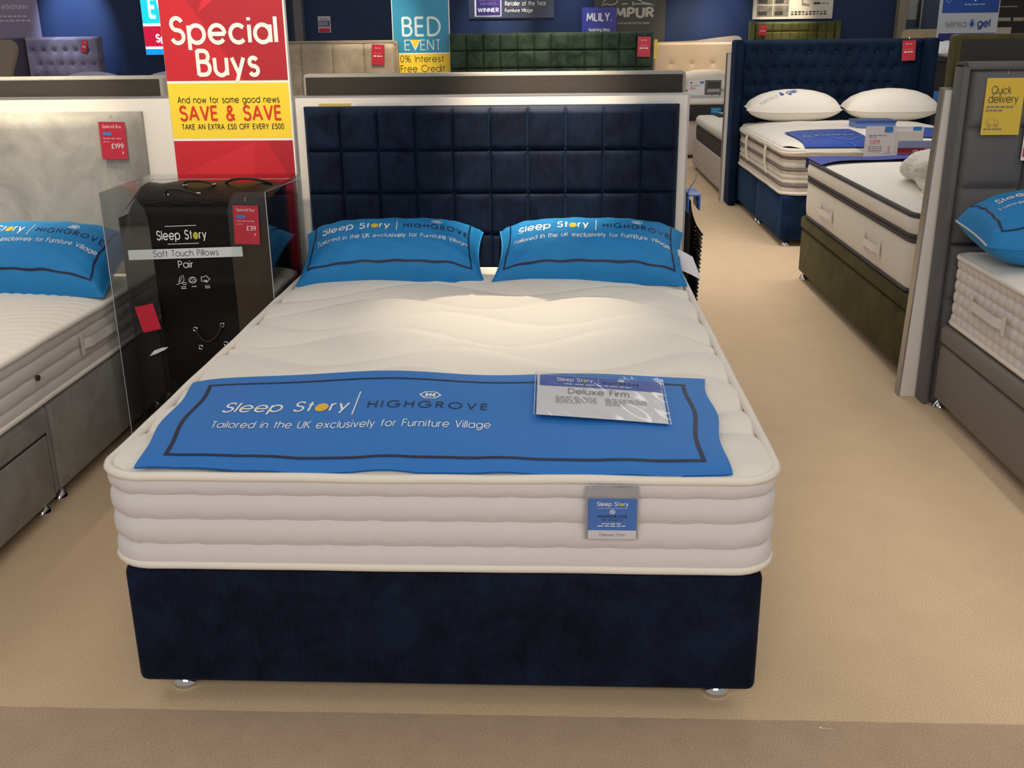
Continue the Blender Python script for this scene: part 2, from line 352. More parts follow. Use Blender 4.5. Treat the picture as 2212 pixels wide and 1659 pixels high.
def mattress_side(mb, x0, x1, y0, y1, z0, z1, seams, m, puff=.014, r=.09, tuft=.0, tstep=.105, tdep=.006, per=7, tw=.018, vg=0., step=.025):
    P = perim(x0, x1, y0, y1, r, step); n = len(P); zs = [z0]+list(seams)+[z1]; vs = []; rings = 0
    for b in range(len(zs)-1):
        for k in range(per+(1 if b == len(zs)-2 else 0)):
            t = k/per; z = zs[b]+(zs[b+1]-zs[b])*t; pf = puff*sqrt(max(0, sin(pi*t))) 
            for (p, nn, s) in P:
                o = pf
                if tdep:
                    ph = (s/tstep) % 1; ds = min(ph, 1-ph)*tstep
                    for zz in seams:
                        o -= tdep*exp(-(ds/tw)**2-((z-zz)/.014)**2)
                    o -= vg*exp(-(ds/.007)**2)
                vs.append((p[0]+nn[0]*o, p[1]+nn[1]*o, z))
            rings += 1
    fs = [(j*n+i, j*n+(i+1) % n, (j+1)*n+(i+1) % n, (j+1)*n+i) for j in range(rings-1) for i in range(n)]
    fs.append(tuple(range(n))[::-1])
    mb.add(vs, fs, m)
def mattress_top(mb, x0, x1, y0, y1, r, zfn, m, nx, ny):
    def fn(u, v):
        x = x0+(x1-x0)*u; y = y0+(y1-y0)*v
        for cx, cy, sx, sy in ((x0+r, y0+r, -1, -1), (x1-r, y0+r, 1, -1), (x1-r, y1-r, 1, 1), (x0+r, y1-r, -1, 1)):
            if (x-cx)*sx > 0 and (y-cy)*sy > 0:
                d = math.hypot(x-cx, y-cy)
                if d > r: x, y = cx+(x-cx)*r/d, cy+(y-cy)*r/d
        return (x, y, zfn(x, y))
    mb.grid(fn, nx, ny, m)
def piping(x0, x1, y0, y1, z, r, rad, m, out=.004, wob=0.):
    mb = MB(); mb.tube([(p[0]+n[0]*out, p[1]+n[1]*out, z+wob*sin(s*9)*.5+wob*sin(s*23)*.3) for p, n, s in perim(x0, x1, y0, y1, r)], rad, m, 8, True); return mb
def crown(x, y, x0, x1, y0, y1, c, e=.10):
    d = max(0, min(x-x0, x1-x, y-y0, y1-y)); a = min(1, d/e)
    u = (2*x-x0-x1)/(x1-x0); v = (2*y-y0-y1)/(y1-y0)
    return c*(.35*sqrt(1-(1-a)**2)+.65*max(0, 1-u*u*u*u)*max(0, 1-v*v*v*v))
def glide(root, x, y, h=.05, r=.03):
    mb = MB(); mb.lathe(x, y, [(r*.98, 0.0), (r*1.04, .005), (r*1.0, .011), (r*.8, .022), (r*.5, .032), (r*.3, .038), (r*.28, h+.004)], CHROME, 24); o = mb.build('foot', root, True, 50); o['label'] = 'chrome glide foot'
def handle(root, pts, up, m, name='handle'):
    """sewn strap handle: a strip standing off the side with stitched ends"""
    a, b = Vector(pts[0]), Vector(pts[1]); n = Vector(pts[2]); up = Vector(up); mb = MB()
    L = (b-a); hw = up*.016
    def fn(u, v):
        arch = .012*min(1, sin(pi*u)*2.2); return a+L*u+hw*(2*v-1)+n*(.006+arch+.002*cos(pi*v))
    mb.grid(fn, 20, 2, m)
    for e in (0, 1):
        c = a+L*e; d = L.normalized()*.016; h2 = up*.034
        mb.grid(lambda u, v: c+d*(2*u-1)+h2*(2*v-1)+n*(.006+.003*sin(pi*u)), 3, 3, m)
    return mb.build(name, root, True, 60)
def relief(mb, x0, x1, z0, z1, yf, yb, hfn, nx, nz, m, mback=None, edge=.02):
    """upholstered slab: front follows hfn(u, v) metres towards -y, edges rolled, flat back"""
    def fn(u, v):
        x = x0+(x1-x0)*u; z = z0+(z1-z0)*v
        d = min(x-x0, x1-x, z1-z); e = edge*(1-sqrt(max(0, 1-(1-min(1, d/edge))**2)))
        return (x, yf-hfn(u, v)*min(1, d/edge)+e, z)
    us = sorted(set([i/nx for i in range(nx+1)])); 
    mb.grid(fn, nx, nz, m)
    k = mback or m
    ys = yf+edge
    mb.quad((x0, yb, z0), (x0, ys, z0), (x0, ys, z1), (x0, yb, z1), m); mb.quad((x1, ys, z0), (x1, yb, z0), (x1, yb, z1), (x1, ys, z1), m)
    mb.quad((x0, ys, z1), (x1, ys, z1), (x1, yb, z1), (x0, yb, z1), m); mb.quad((x1, yb, z0), (x0, yb, z0), (x0, yb, z1), (x1, yb, z1), k)
    mb.quad((x0, yb, z0), (x1, yb, z0), (x1, ys, z0), (x0, ys, z0), k)
def tiles(nu, nv, amp, p=4, dip=.3):
    def h(u, v):
        a = (u*nu) % 1; b = (v*nv) % 1
        q = max(0, (1-abs(2*a-1)**p)*(1-abs(2*b-1)**p))
        return amp*q**.34
    return h
def divan(root, x0, x1, y0, y1, z0, z1, m, feet, seamx=None, r=.018):
    mb = MB(); mb.box(x0, x1, y0, y1, z0, z1, m, r, 3); o = mb.build('body', root, True, 50)
    for f in feet: glide(root, *f, h=z0)
    return o

# ------------------------------------------------------------------ pillows
class Pillow:
    def __init__(s, W, D, T, loc, tilt, yaw=0, bottom=.45, wr=.004, seed=0, roll=0, pin=.06, pu=2.6, taper=0.):
        s.taper = taper
        s.W, s.D, s.T, s.bot, s.wr, s.seed, s.pin, s.pu = W, D, T, bottom, wr, seed, pin, pu
        s.mx = Matrix.Translation(loc) @ Matrix.Rotation(yaw, 4, 'Z') @ Matrix.Rotation(roll, 4, 'Y') @ Matrix.Rotation(tilt, 4, 'X')
        s.loc = loc
    def local(s, u, v, top=True):
        x = s.W/2*u*(1-s.pin*(1-v*v)*abs(u)); y = s.D/2*v*(1-s.pin*1.1*(1-u*u)*abs(v))
        y *= 1-s.taper*u**4
        e = (max(0, 1-abs(u)**s.pu)*max(0, 1-abs(v)**s.pu))**.5
        edge = 1-min(1, e*1.3)
        wr = s.wr*sin(u*17+v*5+s.seed)*sin(v*13-u*4+s.seed*2)*min(1, 3*e)*(.4+.6*(abs(u)**2+abs(v)**2))
        z = s.T*(1-s.bot)*e+wr if top else -s.T*s.bot*e
        return Vector((x, y, z))
    def surf(s, u, v, off=0., top=True):
        u = max(-1, min(1, u)); v = max(-1, min(1, v))
        p = s.local(u, v, top)
        if off:
            d = .01; a = s.local(min(1, u+d), v, top)-s.local(max(-1, u-d), v, top); b = s.local(u, min(1, v+d), top)-s.local(u, max(-1, v-d), top)
            n = a.cross(b); n.normalize()
            p = p+n*off
        return s.mx @ p
    def fn(s, off=.0012): return lambda x, y: s.surf(2*x/s.W, 2*y/s.D, off)
    def build(s, root, m, n=44, name='cover'):
        mb = MB(); mb.grid(lambda a, b: s.surf(2*a-1, 2*b-1), n, n, m); mb.grid(lambda a, b: s.surf(2*a-1, 2*b-1, 0, False), n, n, m, True)
        return mb.build(name, root, True, 180)
    def seam(s, root, m, name='piping', rad=.003, off=0):
        mb = MB(); pts = [s.surf(-1+2*i/40, -1) for i in range(40)]+[s.surf(1, -1+2*i/40) for i in range(40)]+[s.surf(1-2*i/40, 1) for i in range(40)]+[s.surf(-1, 1-2*i/40) for i in range(40)]
        mb.tube(pts, rad, m, 6, True); return mb.build(name, root, True, 180)

BLUEF = mat('blue_cotton', (18, 124, 190), .7, sheen=.2, noise=.06, nscale=6, bump=.15, bscale=700)
def brand_pillow(name, label, W, D, T, loc, tilt, yaw, seed, group, roll=0, zipside=False, k=1.0, ty=.0, **kw):
    P = Pillow(W, D, T, loc, tilt, yaw, seed=seed, roll=roll, **{'bottom': .25, 'pu': 3.0, **kw}); t = thing(name, label, 'pillow', loc, group)
    P.build(t, BLUEF, 56)
    P.seam(t, BLUEF, 'seam', .0035)
    fn = P.fn(.0015); mb = MB(); bx, by = W/2-.035, D/2*.86; k = W/.665
    frame(mb, NAVYP, fn, -bx, bx, -by, by, .0055, 40); b = mb.build('border_line', t, True, 180); b['label'] = 'thin navy printed border'
    y1 = .012+ty
    mb = MB(); text(mb, 'Sleep Story', WHITE, fn, -.262*k, y1, .040, .258*k, .15, sp={8: YELP}); mb.build('lettering', t); mb = MB(); rect(mb, WHITE, fn, .020*k, .0225*k, y1-.022, y1+.052, 1, 6); mb.build('divider_line', t)
    mb = MB(); text(mb, 'HIGHGROVE', NAVYP, fn, .045*k, y1, .027, .245*k, .14, gap=.3); hexlogo(mb, WHITE, fn, .168*k, y1+.050, .020, .014, .0016); mb.build('lettering', t)
    mb = MB(); text(mb, 'Tailored in the UK exclusively for Furniture Village', WHITE, fn, -.275*k, y1-.060, .023, .565*k, .12); mb.build('lettering', t)
    return P, t

# ------------------------------------------------------------------ price tags
TAGRED = mat('red_card', (200, 34, 58), .45); 
def price_tag(label, x, z, y, wd, ht, price=None, tilt=0., group='red price tags', detail=True, top=0.02, yaw=0., red=None):
    """red card in a clear sleeve hung on a headboard face; x, z = top left corner of the red card"""
    t = thing('price_tag', label, 'price tag', (x, y, z), group, (0, tilt, yaw))
    f = lambda u, v: (u, -.003, v); f2 = lambda u, v: (u, -.0042, v)
    mb = MB(); mb.box(0, wd, -.003, -.001, -ht, 0, red or TAGRED); mb.build('card', t, local=True)
    mb = MB(); k = wd/.10
    if detail:
        text(mb, 'Special Buy', WHITE, f2, wd*.14, -.022*k, .011*k, wd*.72, .11)
        rect(mb, BLUEP, f2, wd*.13, wd*.46, -.05*k, -.038*k)
        dashes(mb, LPINK, f2, wd*.13, -.063*k, wd*.75, .004*k, 4); dashes(mb, LPINK, f2, wd*.13, -.075*k, wd*.25, .003*k, 2)
        if price: text(mb, price, WHITE, f2, wd*.88, -.097*k, .017*k, None, .16, align='r')
        dashes(mb, LPINK, f2, wd*.8, -.118*k, wd*.08, .01*k, 1)
    else:
        dashes(mb, LPINK, f2, wd*.25, -.2*ht, wd*.5, .05*ht, 2); dashes(mb, WHITE, f2, wd*.15, -.6*ht, wd*.7, .06*ht, 3); dashes(mb, LPINK, f2, wd*.2, -.45*ht, wd*.6, .02*ht, 3)
    mb.build('lettering', t, local=True)
    mb = MB(); e = .004*k; mb.box(-e, wd+e, -.0058, -.0052, -ht-e, top, PLAST); s = mb.build('clear_sleeve', t, local=True)
    mb = MB(); mb.tube([(wd*.5, -.004, top*.6), (wd*.5, .0, top+.004), (wd*.5, .006, top+.004)], .0012, CHROME, 6); mb.build('pin', t, local=True)
    return t
LPINK = mat('pale_pink_print', (232, 160, 165), .5)

# ================================================================== setting
CARPET = mat('beige_carpet', (222, 193, 157), .95, spec=.1, sheen=.1, noise=.035, nscale=7, bump=.35, bscale=900)
CARPET2 = mat('brown_carpet', (190, 163, 137), .95, spec=.1, sheen=.1, noise=.06, nscale=12, bump=.35, bscale=900)
def carpet_fine(m):
    N = m.node_tree.nodes; L = m.node_tree.links; b = N['Principled BSDF']; old = b.inputs['Base Color'].links[0].from_socket
    n = N.new('ShaderNodeTexNoise'); n.inputs['Scale'].default_value = 330; n.inputs['Detail'].default_value = 2
    tc = [q for q in N if q.type == 'TEX_COORD'][0]; L.new(tc.outputs['Object'], n.inputs['Vector'])
    mr = N.new('ShaderNodeMapRange'); mr.inputs[1].default_value = .3; mr.inputs[2].default_value = .7; mr.inputs[3].default_value = .74; mr.inputs[4].default_value = 1.24
    L.new(n.outputs['Fac'], mr.inputs[0]); x = N.new('ShaderNodeMix'); x.data_type = 'RGBA'; x.blend_type = 'MULTIPLY'; x.inputs[0].default_value = 1
    L.new(old, x.inputs[6]); L.new(mr.outputs[0], x.inputs[7]); L.new(x.outputs[2], b.inputs['Base Color'])
carpet_fine(CARPET); carpet_fine(CARPET2)
WALL = mat('navy_wall_paint', (25, 48, 88), .7, noise=.03, nscale=2, bump=.1, bscale=200)
mb = MB()
xs = [-9+18*i/900 for i in range(901)]
edge = [(x, -.026+random.uniform(-.0012, .0012), 0) for x in xs]
vs = edge+[(x, 12.3, 0) for x in (9, -9)]; mb.add(vs, [tuple(range(len(vs)))], CARPET)
vs = [(-9, -3.2, 0), (9, -3.2, 0)]+edge[::-1]; mb.add(vs, [tuple(range(len(vs)))], CARPET2)
tag(mb.build('floor'), kind='structure')
mb = MB(); mb.box(-9, 9, 12.3, 12.4, 0, 3.0, WALL); tag(mb.build('wall_back'), kind='structure')
TRIMG = mat('grey_beige_pillar_paint', (150, 140, 122), .6)
mb = MB(); mb.box(-3.25, -3.205, 12.2, 12.3, 0, 3, mat('dark_trim_paint', (40, 44, 58), .6)); mb.box(-3.2, -3.09, 12.17, 12.3, 0, 3, mat('grey_trim_paint', (104, 104, 110), .6)); tag(mb.build('trim_1'), kind='structure')
mb = MB(); mb.box(4.55, 4.655, 12.15, 12.3, 0, 3, TRIMG, .006); tag(mb.build('trim_2'), kind='structure')
mb = MB(); mb.box(4.67, 5.3, 12.26, 12.3, 0, 2.1, mat('grey_blue_door_paint', (70, 84, 108), .5)); d = tag(mb.build('door_1'), kind='structure')
mb = MB(); mb.box(4.68, 4.81, 12.25, 12.26, 1.5, 2.0, mat('pale_glass_panel', (170, 172, 170), .2)); mb.build('vision_panel', d)
mb = MB(); mb.box(4.80, 4.825, 12.2, 12.225, 1.42, 1.72, mat('dark_handle', (30, 30, 34), .4)); mb.box(4.835, 4.855, 12.2, 12.25, 1.3, 1.9, METAL); mb.build('door_handle', d)

# ================================================================== the navy double bed in the middle
NAVY = velvet('navy_velvet', (8, 14, 28), (22, 35, 59), 9., .34, sheen_c=(80, 110, 155))
NAVYB = velvet('navy_velvet_base', (8, 13, 27), (22, 35, 59), 8., .22, sheen_c=(70, 95, 135))
t = thing('divan_base', 'navy velvet divan base on chrome glides under the central mattress', 'bed base', (0, 0, 0))
divan(t, -.675, .675, 0, 1.90, .05, .338, NAVYB, [(-.6, .075), (.602, .075), (-.6, .9), (.602, .9), (-.6, 1.82), (.602, 1.82)])

def quilt(x, y):
    best = 9
    for k in range(-2, 12):
        ph = (k % 2)*1.75+(k//2)*.9
        yy = .19*k-.03+.095*sin(2*pi*x/.70+ph)+.02*sin(2*pi*x/1.3+k)
        best = min(best, abs(y-yy)/sqrt(1+(.76*cos(2*pi*x/.70+ph))**2))
    return best
MX0, MX1, MY0, MY1, MZ = -.69, .69, -.018, 1.888, .557
def ztop(x, y): return MZ+crown(x, y, MX0, MX1, MY0, MY1, .034)
def zq(x, y): d = quilt(x, y); return ztop(x, y)+.020*min(1, d/.085)**.45-.017
KTOP = mat('cream_knit_top', (234, 228, 216), .85, sheen=.15)
def knit_dots(m, sc=85., st=.42):
    N = m.node_tree.nodes; L = m.node_tree.links; b = N['Principled BSDF']; tc = [q for q in N if q.type == 'TEX_COORD'][0]
    v = N.new('ShaderNodeTexVoronoi'); v.inputs['Scale'].default_value = sc; v.inputs['Randomness'].default_value = .35; L.new(tc.outputs['Object'], v.inputs['Vector'])
    mr = N.new('ShaderNodeMapRange'); mr.inputs[1].default_value = .1; mr.inputs[2].default_value = .42; L.new(v.outputs['Distance'], mr.inputs[0])
    n = N.new('ShaderNodeTexNoise'); n.inputs['Scale'].default_value = 4.5; L.new(tc.outputs['Object'], n.inputs['Vector'])
    r2 = N.new('ShaderNodeMapRange'); r2.inputs[1].default_value = .42; r2.inputs[2].default_value = .6; L.new(n.outputs['Fac'], r2.inputs[0])
    mx = N.new('ShaderNodeMath'); mx.operation = 'MULTIPLY'; L.new(r2.outputs[0], mx.inputs[0]); L.new(mr.outputs[0], mx.inputs[1])
    bp = N.new('ShaderNodeBump'); bp.inputs['Strength'].default_value = st; bp.inputs['Distance'].default_value = .003; L.new(mx.outputs[0], bp.inputs['Height']); L.new(bp.outputs[0], b.inputs['Normal'])
knit_dots(KTOP)
mt = thing('mattress', 'white double mattress with wave-quilted top on the navy divan base', 'mattress', (0, 0, .345))
mb = MB(); mattress_side(mb, MX0, MX1, MY0, MY1, .347, MZ, [.402, .459, .514], KNIT, .009, .085, tstep=.095, tdep=.005); o = mb.build('border', mt, True, 60)
mb = MB(); mattress_top(mb, MX0, MX1, MY0, MY1, .085, zq, KTOP, 150, 220); mb.build('top_panel', mt, True, 180)
piping(MX0, MX1, MY0, MY1, MZ, .085, .0102, PIPE, .004, .002).build('piping', mt, True, 180)
piping(MX0, MX1, MY0, MY1, .357, .085, .0105, PIPE, .002, .001).build('piping', mt, True, 180)
# satin product label hanging on the front border
hl = thing('hang_label', 'silver and blue fabric label hanging on the front border of the central mattress', 'label', (.355, -.05, .55))
SILV = mat('silver_satin', (168, 170, 176), .35, .3, bump=.2, bscale=60); f = front(-.0465); 
mb = MB(); mb.grid(lambda u, v: (.303+.105*u, -.0435+.004*sin(7*u)*v*v-.003*sin(pi*v), .438+.115*v), 12, 12, SILV); mb.grid(lambda u, v: (.303+.105*u, -.041, .438+.115*v), 1, 1, SILV, True); mb.build('ribbon', hl, True)
f = front(-.0495); f2 = front(-.0503)
mb = MB(); rect(mb, mat('label_blue', (70, 112, 186), .5), f, .3085, .4045, .460, .529, 6, 4); rect(mb, mat('label_grey', (206, 204, 208), .5), f, .3085, .4045, .441, .460, 6, 2); mb.build('printed_patch', hl)
mb = MB(); text(mb, 'Sleep Story', WHITE, f2, .3565, .514, .0085, .062, .15, align='c', sp={8: LIME}); rect(mb, WHITE, f2, .328, .386, .5085, .509)
hexlogo(mb, WHITE, f2, .3565, .501, .0055, .0048, .0006); text(mb, 'HIGHGROVE', NAVYP, f2, .3565, .488, .0058, .058, .18, gap=.2, align='c')
dashes(mb, NAVYP, f2, .335, .4825, .043, .0014, 4); dashes(mb, WHITE, f2, .336, .474, .040, .0018, 4); dashes(mb, WHITE, f2, .327, .469, .058, .0018, 5)
text(mb, 'Deluxe Firm', GREYP, f2, .3565, .4475, .0062, .05, .11, align='c'); mb.build('lettering', hl)

# headboard
hb = thing('headboard', 'navy velvet headboard with square tufting behind the two blue pillows', 'headboard', (0, 1.97, 0))
mb = MB(); relief(mb, -.69, .685, .375, 1.15, 1.946, 2.0, tiles(10, 5, .030, 9), 320, 170, NAVY, edge=.022); mb.build('panel', hb, True, 60)
for i in range(1, 10):
    for j in range(1, 5):
        x = -.69+1.375*i/10; z = .375+.775*j/5; mb = MB(); mb.lathe(0, 0, [(.009, 0), (.008, .004), (.004, .007), (.0005, .008)], NAVY, 10)
        mb.v = [(x+a, 1.945-c, z+b) for a, b, c in mb.v]; mb.build('button', hb, True)
mb = MB(); mb.box(-.45, -.38, 1.96, 1.998, .0, .38, BLACK, .004); mb.build('leg', hb); mb = MB(); mb.box(.38, .45, 1.96, 1.998, .0, .38, BLACK, .004); mb.build('leg', hb)
# display boards between the rows
def display_board(name, label, x0, x1, y0, y1, z1, lean=0., group='white display boards behind the headboards'):
    t = thing(name, label, 'display board', ((x0+x1)/2, (y0+y1)/2, 0), group)
    mb = MB(); mb.box(x0+.006, x1-.006, y0, y1, 0, z1-.006, PANELW, .001, 1); mb.v = [(a+lean*c, b, c) for a, b, c in mb.v]; mb.build('board', t)
    mb = MB(); mb.box(x0, x1, y0-.001, y1+.001, z1-.006, z1, METAL); mb.box(x0, x0+.006, y0-.001, y1+.001, 0, z1-.006, METAL); mb.box(x1-.006, x1, y0-.001, y1+.001, 0, z1-.006, METAL)
    mb.v = [(a+lean*c, b, c) for a, b, c in mb.v]; mb.build('edge_trim', t); return t
display_board('display_board', 'white display board framing the central navy headboard', -.734, .7245, 2.003, 2.055, 1.187)
display_board('display_board', 'white display board behind the grey headboard on the left', -2.80, -1.195, 2.003, 2.055, 1.190)
display_board('display_board', 'white display board ending at the grey bed on the right', 1.614, 3.2, 2.062, 2.108, 1.192, lean=.031)
display_board('display_board', 'white display board edge behind the tall blue headboard', 1.640, 3.35, 7.10, 7.16, 1.22)
# price card tips peeping over the headboard
for x0, x1, m_, lb in ((-.64, -.52, mat('card_yellow_edge', (190, 170, 90), .6), 'yellow-edged card tucked behind the navy headboard, leftmost'), (-.50, -.32, PLAST, 'clear sleeve tip behind the top left of the navy headboard'), (.53, .66, PLAST, 'clear sleeve tip behind the top right of the navy headboard')):
    mb = MB(); mb.box(x0, x1, 1.9995, 2.0015, 1.05, 1.160, m_); tag(mb.build('sleeve_card'), lb, 'card')

FELT = mat('black_backing_cloth', (50, 46, 42), .9, noise=.06, nscale=5, bump=.3, bscale=60)
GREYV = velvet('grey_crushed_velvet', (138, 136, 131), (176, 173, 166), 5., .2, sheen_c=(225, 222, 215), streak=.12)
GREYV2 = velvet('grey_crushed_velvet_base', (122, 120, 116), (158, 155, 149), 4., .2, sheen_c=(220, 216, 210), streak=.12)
def back_headboard(label, x0, x1, y0, y1, z1, mborder, wrap=.012):
    t = thing('headboard', label, 'headboard', ((x0+x1)/2, (y0+y1)/2, 0), 'headboards seen from behind')
    mb = MB(); mb.box(x0, x1, y0, y1, .0, z1, mborder, .014, 3); mb.build('frame', t, True, 50)
    def fn(u, v):
        x = x0+wrap+(x1-x0-2*wrap)*u; z = .02+(z1-.02-wrap)*v; return (x, y0-.0015-.0016*max(0, sin(x*11+1)*sin(z*47+x*5)), z)
    mb = MB(); mb.grid(fn, 60, 30, FELT); mb.build('backing_cloth', t, True); return t
back_headboard('black-backed headboard rising behind the central white display board', -.712, .716, 2.075, 2.145, 1.262, mat('pale_grey_edge_cloth', (150, 146, 140), .8))
back_headboard('black-backed grey headboard rising behind the left white display board', -2.75, -1.245, 2.075, 2.145, 1.262, GREYV)
OLIVE = velvet('olive_velvet', (58, 55, 33), (86, 80, 50), 6., .2, sheen_c=(170, 165, 120))
back_headboard('olive headboard seen from behind above the right white display board', 1.695, 3.15, 2.112, 2.20, 1.378, OLIVE, .018)

# brand pillows on the bed
brand_pillow('pillow', 'blue printed pillow on the left of the central bed', .655, .33, .16, (-.350, 1.750, .634), radians(22), radians(4), 1.3, 'blue printed pillows')
brand_pillow('pillow', 'blue printed pillow on the right of the central bed, with a white card', .675, .33, .16, (.360, 1.747, .634), radians(22), radians(-3), 4.1, 'blue printed pillows')
t = thing('swing_card', 'white folded care card at the right end of the right blue pillow', 'card', (.68, 1.78, .62))
mb = MB(); CARD = mat('white_card', (226, 222, 226), .6)
def cardf(u, v):
    a = Vector((.640, 1.765, .672)); e1 = Vector((.085, -.03, -.035)); e2 = Vector((.030, -.035, -.075)); return a+e1*u+e2*v+Vector((0, -.008, .004))*sin(pi*u)
mb.grid(cardf, 8, 6, CARD); mb.grid(lambda u, v: cardf(u, v)+Vector((.001, .0025, .001)), 8, 6, CARD, True); mb.build('card', t, True)
mb = MB(); mb.tube([(.598, 1.800, .722), (.62, 1.785, .700), (.642, 1.768, .674)], .004, BLACK, 6); mb.build('ribbon', t, True)

# runner
RUN = mat('blue_runner_cloth', (36, 116, 196), .65, sheen=.15, noise=.02, nscale=4, bump=.1, bscale=800)
FL, FR, BR, BL = (-.613, -.016), (.588, -.022), (.608, .520), (-.665, .516)
def runner(a, b, off=0.):
    x = (FL[0]*(1-a)+FR[0]*a)*(1-b)+(BL[0]*(1-a)+BR[0]*a)*b; y = (FL[1]*(1-a)+FR[1]*a)*(1-b)+(BL[1]*(1-a)+BR[1]*a)*b
    y += .006*sin(a*19)*(1 if b > .5 else .5)*abs(2*b-1); x += .006*sin(b*11+a*2)*abs(2*a-1)
    e = (1-b)**3
    z = ztop(x, y)+.0112+.0025*sin(a*14+b*3)+.0035*e*max(0, sin(a*31+1))+.003*sin(a*9-2)*b
    return Vector((x, y, z+off))
rn = thing('bed_runner', 'blue printed runner lying across the foot of the central mattress', 'bed runner', (0, .27, .58))
mb = MB(); mb.grid(lambda u, v: runner(u, v), 110, 44, RUN); mb.grid(lambda u, v: runner(u, v, -.003), 110, 44, RUN, True)
mb.build('cloth', rn, True, 180)
RW = 1.24; RD = .545
rf = lambda x, y: runner((x+.62)/RW, y/RD, .0012)
mb = MB(); frame(mb, NAVYP, rf, -.572, .574, .040, .490, .009, 60); o = mb.build('border_line', rn, True, 180); o['label'] = 'dark navy printed border'
mb = MB(); text(mb, 'Sleep Story', WHITE, rf, -.497, .283, .060, .29, .135, sp={8: YELP})
ribbon(mb, [(-.192, .255), (-.192, .395)], .0015, WHITE, rf); text(mb, 'HIGHGROVE', NAVYP, rf, -.165, .295, .038, .275, .12, gap=.34)
hexlogo(mb, WHITE, rf, -.026, .375, .024, .024, .0024)
text(mb, 'Tailored in the UK exclusively for Furniture Village', WHITE, rf, -.497, .185, .038, .62, .115); mb.build('lettering', rn)
# product card in its sleeve on the runner
pc = thing('product_card', 'clear plastic sleeve with a white product card lying on the blue runner', 'product card', (.34, .36, .60))
c0, c1, c2, c3 = (.200, .228), (.487, .185), (.494, .455), (.198, .492)
def cardz(u, v, off):
    x = (c0[0]*(1-u)+c1[0]*u)*(1-v)+(c3[0]*(1-u)+c2[0]*u)*v; y = (c0[1]*(1-u)+c1[1]*u)*(1-v)+(c3[1]*(1-u)+c2[1]*u)*v
    return Vector((x, y, ztop(x, y)+.0185+off))
cf = lambda off: (lambda u, v: cardz(u, v, off))
mb = MB(); mb.grid(cf(0), 12, 8, mat('card_stock', (222, 220, 222), .5)); mb.grid(cf(-.001), 12, 8, MATS['card_stock'], True); mb.build('sheet', pc)
mb = MB(); g = cf(.0009); rect(mb, mat('card_blue', (64, 92, 176), .5), g, .02, .995, .70, .985, 12, 3); mb.build('blue_band', pc)
mb = MB(); g = cf(.0016); text(mb, 'Sleep Story', WHITE, g, .16, .83, .085, .29, .15, sp={8: LIME}); rect(mb, WHITE, g, .495, .498, .79, .93); text(mb, 'HIGHGROVE', NAVYP, g, .53, .81, .06, .29, .14, gap=.3); hexlogo(mb, WHITE, g, .68, .915, .025, .04, .004)
dashes(mb, WHITE, g, .22, .745, .55, .018, 8); text(mb, 'Deluxe Firm', GREYP, g, .25, .52, .13, .48, .1)
for i in range(5): dashes(mb, GREYP, g, .15, .43-.035*i, .33 if i < 4 else .2, .01, 7); dashes(mb, GREYP, g, .54, .43-.035*i, .33 if i < 3 else .15, .01, 7)
mb.build('lettering', pc)
mb = MB()
mb.grid(lambda u, v: cardz(-.02+1.04*u, -.03+1.06*v, .0035+.002*sin(u*9+v*5)*sin(v*11-u*3)+.0015*sin(u*29+v*17)), 40, 24, PLAST)
mb.build('plastic_sleeve', pc, True, 180)
mb = MB(); frame(mb, mat('sleeve_weld', (190, 198, 210), .2), cf(.003), -.02, 1.02, -.03, 1.03, .006, 12); mb.build('sleeve_edge', pc)

# ================================================================== grey bed on the left
LX0, LX1 = -2.66, -1.31
lh = thing('headboard', 'plain grey velvet headboard with the 199 price tag, left of the red sign', 'headboard', (-1.98, 1.96, 0))
mb = MB(); relief(mb, -2.66, -1.305, .0, 1.138, 1.935, 2.0, lambda u, v: .012, 60, 60, GREYV, edge=.045); mb.build('panel', lh, True, 60)
lb = thing('divan_base', 'grey velvet divan base with a storage drawer at the left edge', 'bed base', (-1.98, .95, 0))
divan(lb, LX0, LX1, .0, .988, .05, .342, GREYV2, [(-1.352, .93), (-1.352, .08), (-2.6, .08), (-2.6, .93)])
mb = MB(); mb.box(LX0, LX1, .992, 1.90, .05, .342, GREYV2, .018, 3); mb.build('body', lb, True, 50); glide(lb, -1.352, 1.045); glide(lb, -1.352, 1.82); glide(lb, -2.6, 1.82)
mb = MB(); mb.box(LX1-.002, LX1+.006, .20, .942, .055, .258, GREYV2, .004, 2); dr = mb.build('drawer', lb, True, 50)
mb = MB(); SEAMD = mat('dark_seam_gap', (30, 28, 27), .9); mb.box(LX1, LX1+.0025, .195, .949, .258, .264, SEAMD); mb.box(LX1, LX1+.0025, .942, .947, .055, .262, SEAMD); mb.build('drawer_gap', lb)
lm = thing('mattress', 'white mattress with curved quilting on the grey divan base at left', 'mattress', (-1.98, .95, .345))
LZ = .532; lx0, lx1 = LX0+.012, LX1-.008
KNIT2 = mat('grey_white_border_knit', (206, 200, 194), .85, sheen=.15, noise=.03, nscale=200, bump=.3, bscale=420)
mb = MB(); mattress_side(mb, lx0, lx1, 0, 1.895, .349, LZ, [.395, .441, .487], KNIT2, .006, .085, tstep=.16, tdep=.004); mb.build('border', lm, True, 60)
def zl(x, y):
    z = LZ+crown(x, y, lx0, lx1, 0, 1.895, .03)
    best = 9
    for (cx, cy) in ((-1.95, .35), (-1.35, .95), (-1.95, 1.55), (-2.55, .95)):
        d = math.hypot(x-cx, y-cy)
        if d < .52: best = min(best, abs(((d/.045) % 1)-.5)*.045)
    return z+(.004*min(1, (best/.02))**.6 if best < 1 else .003)-.003
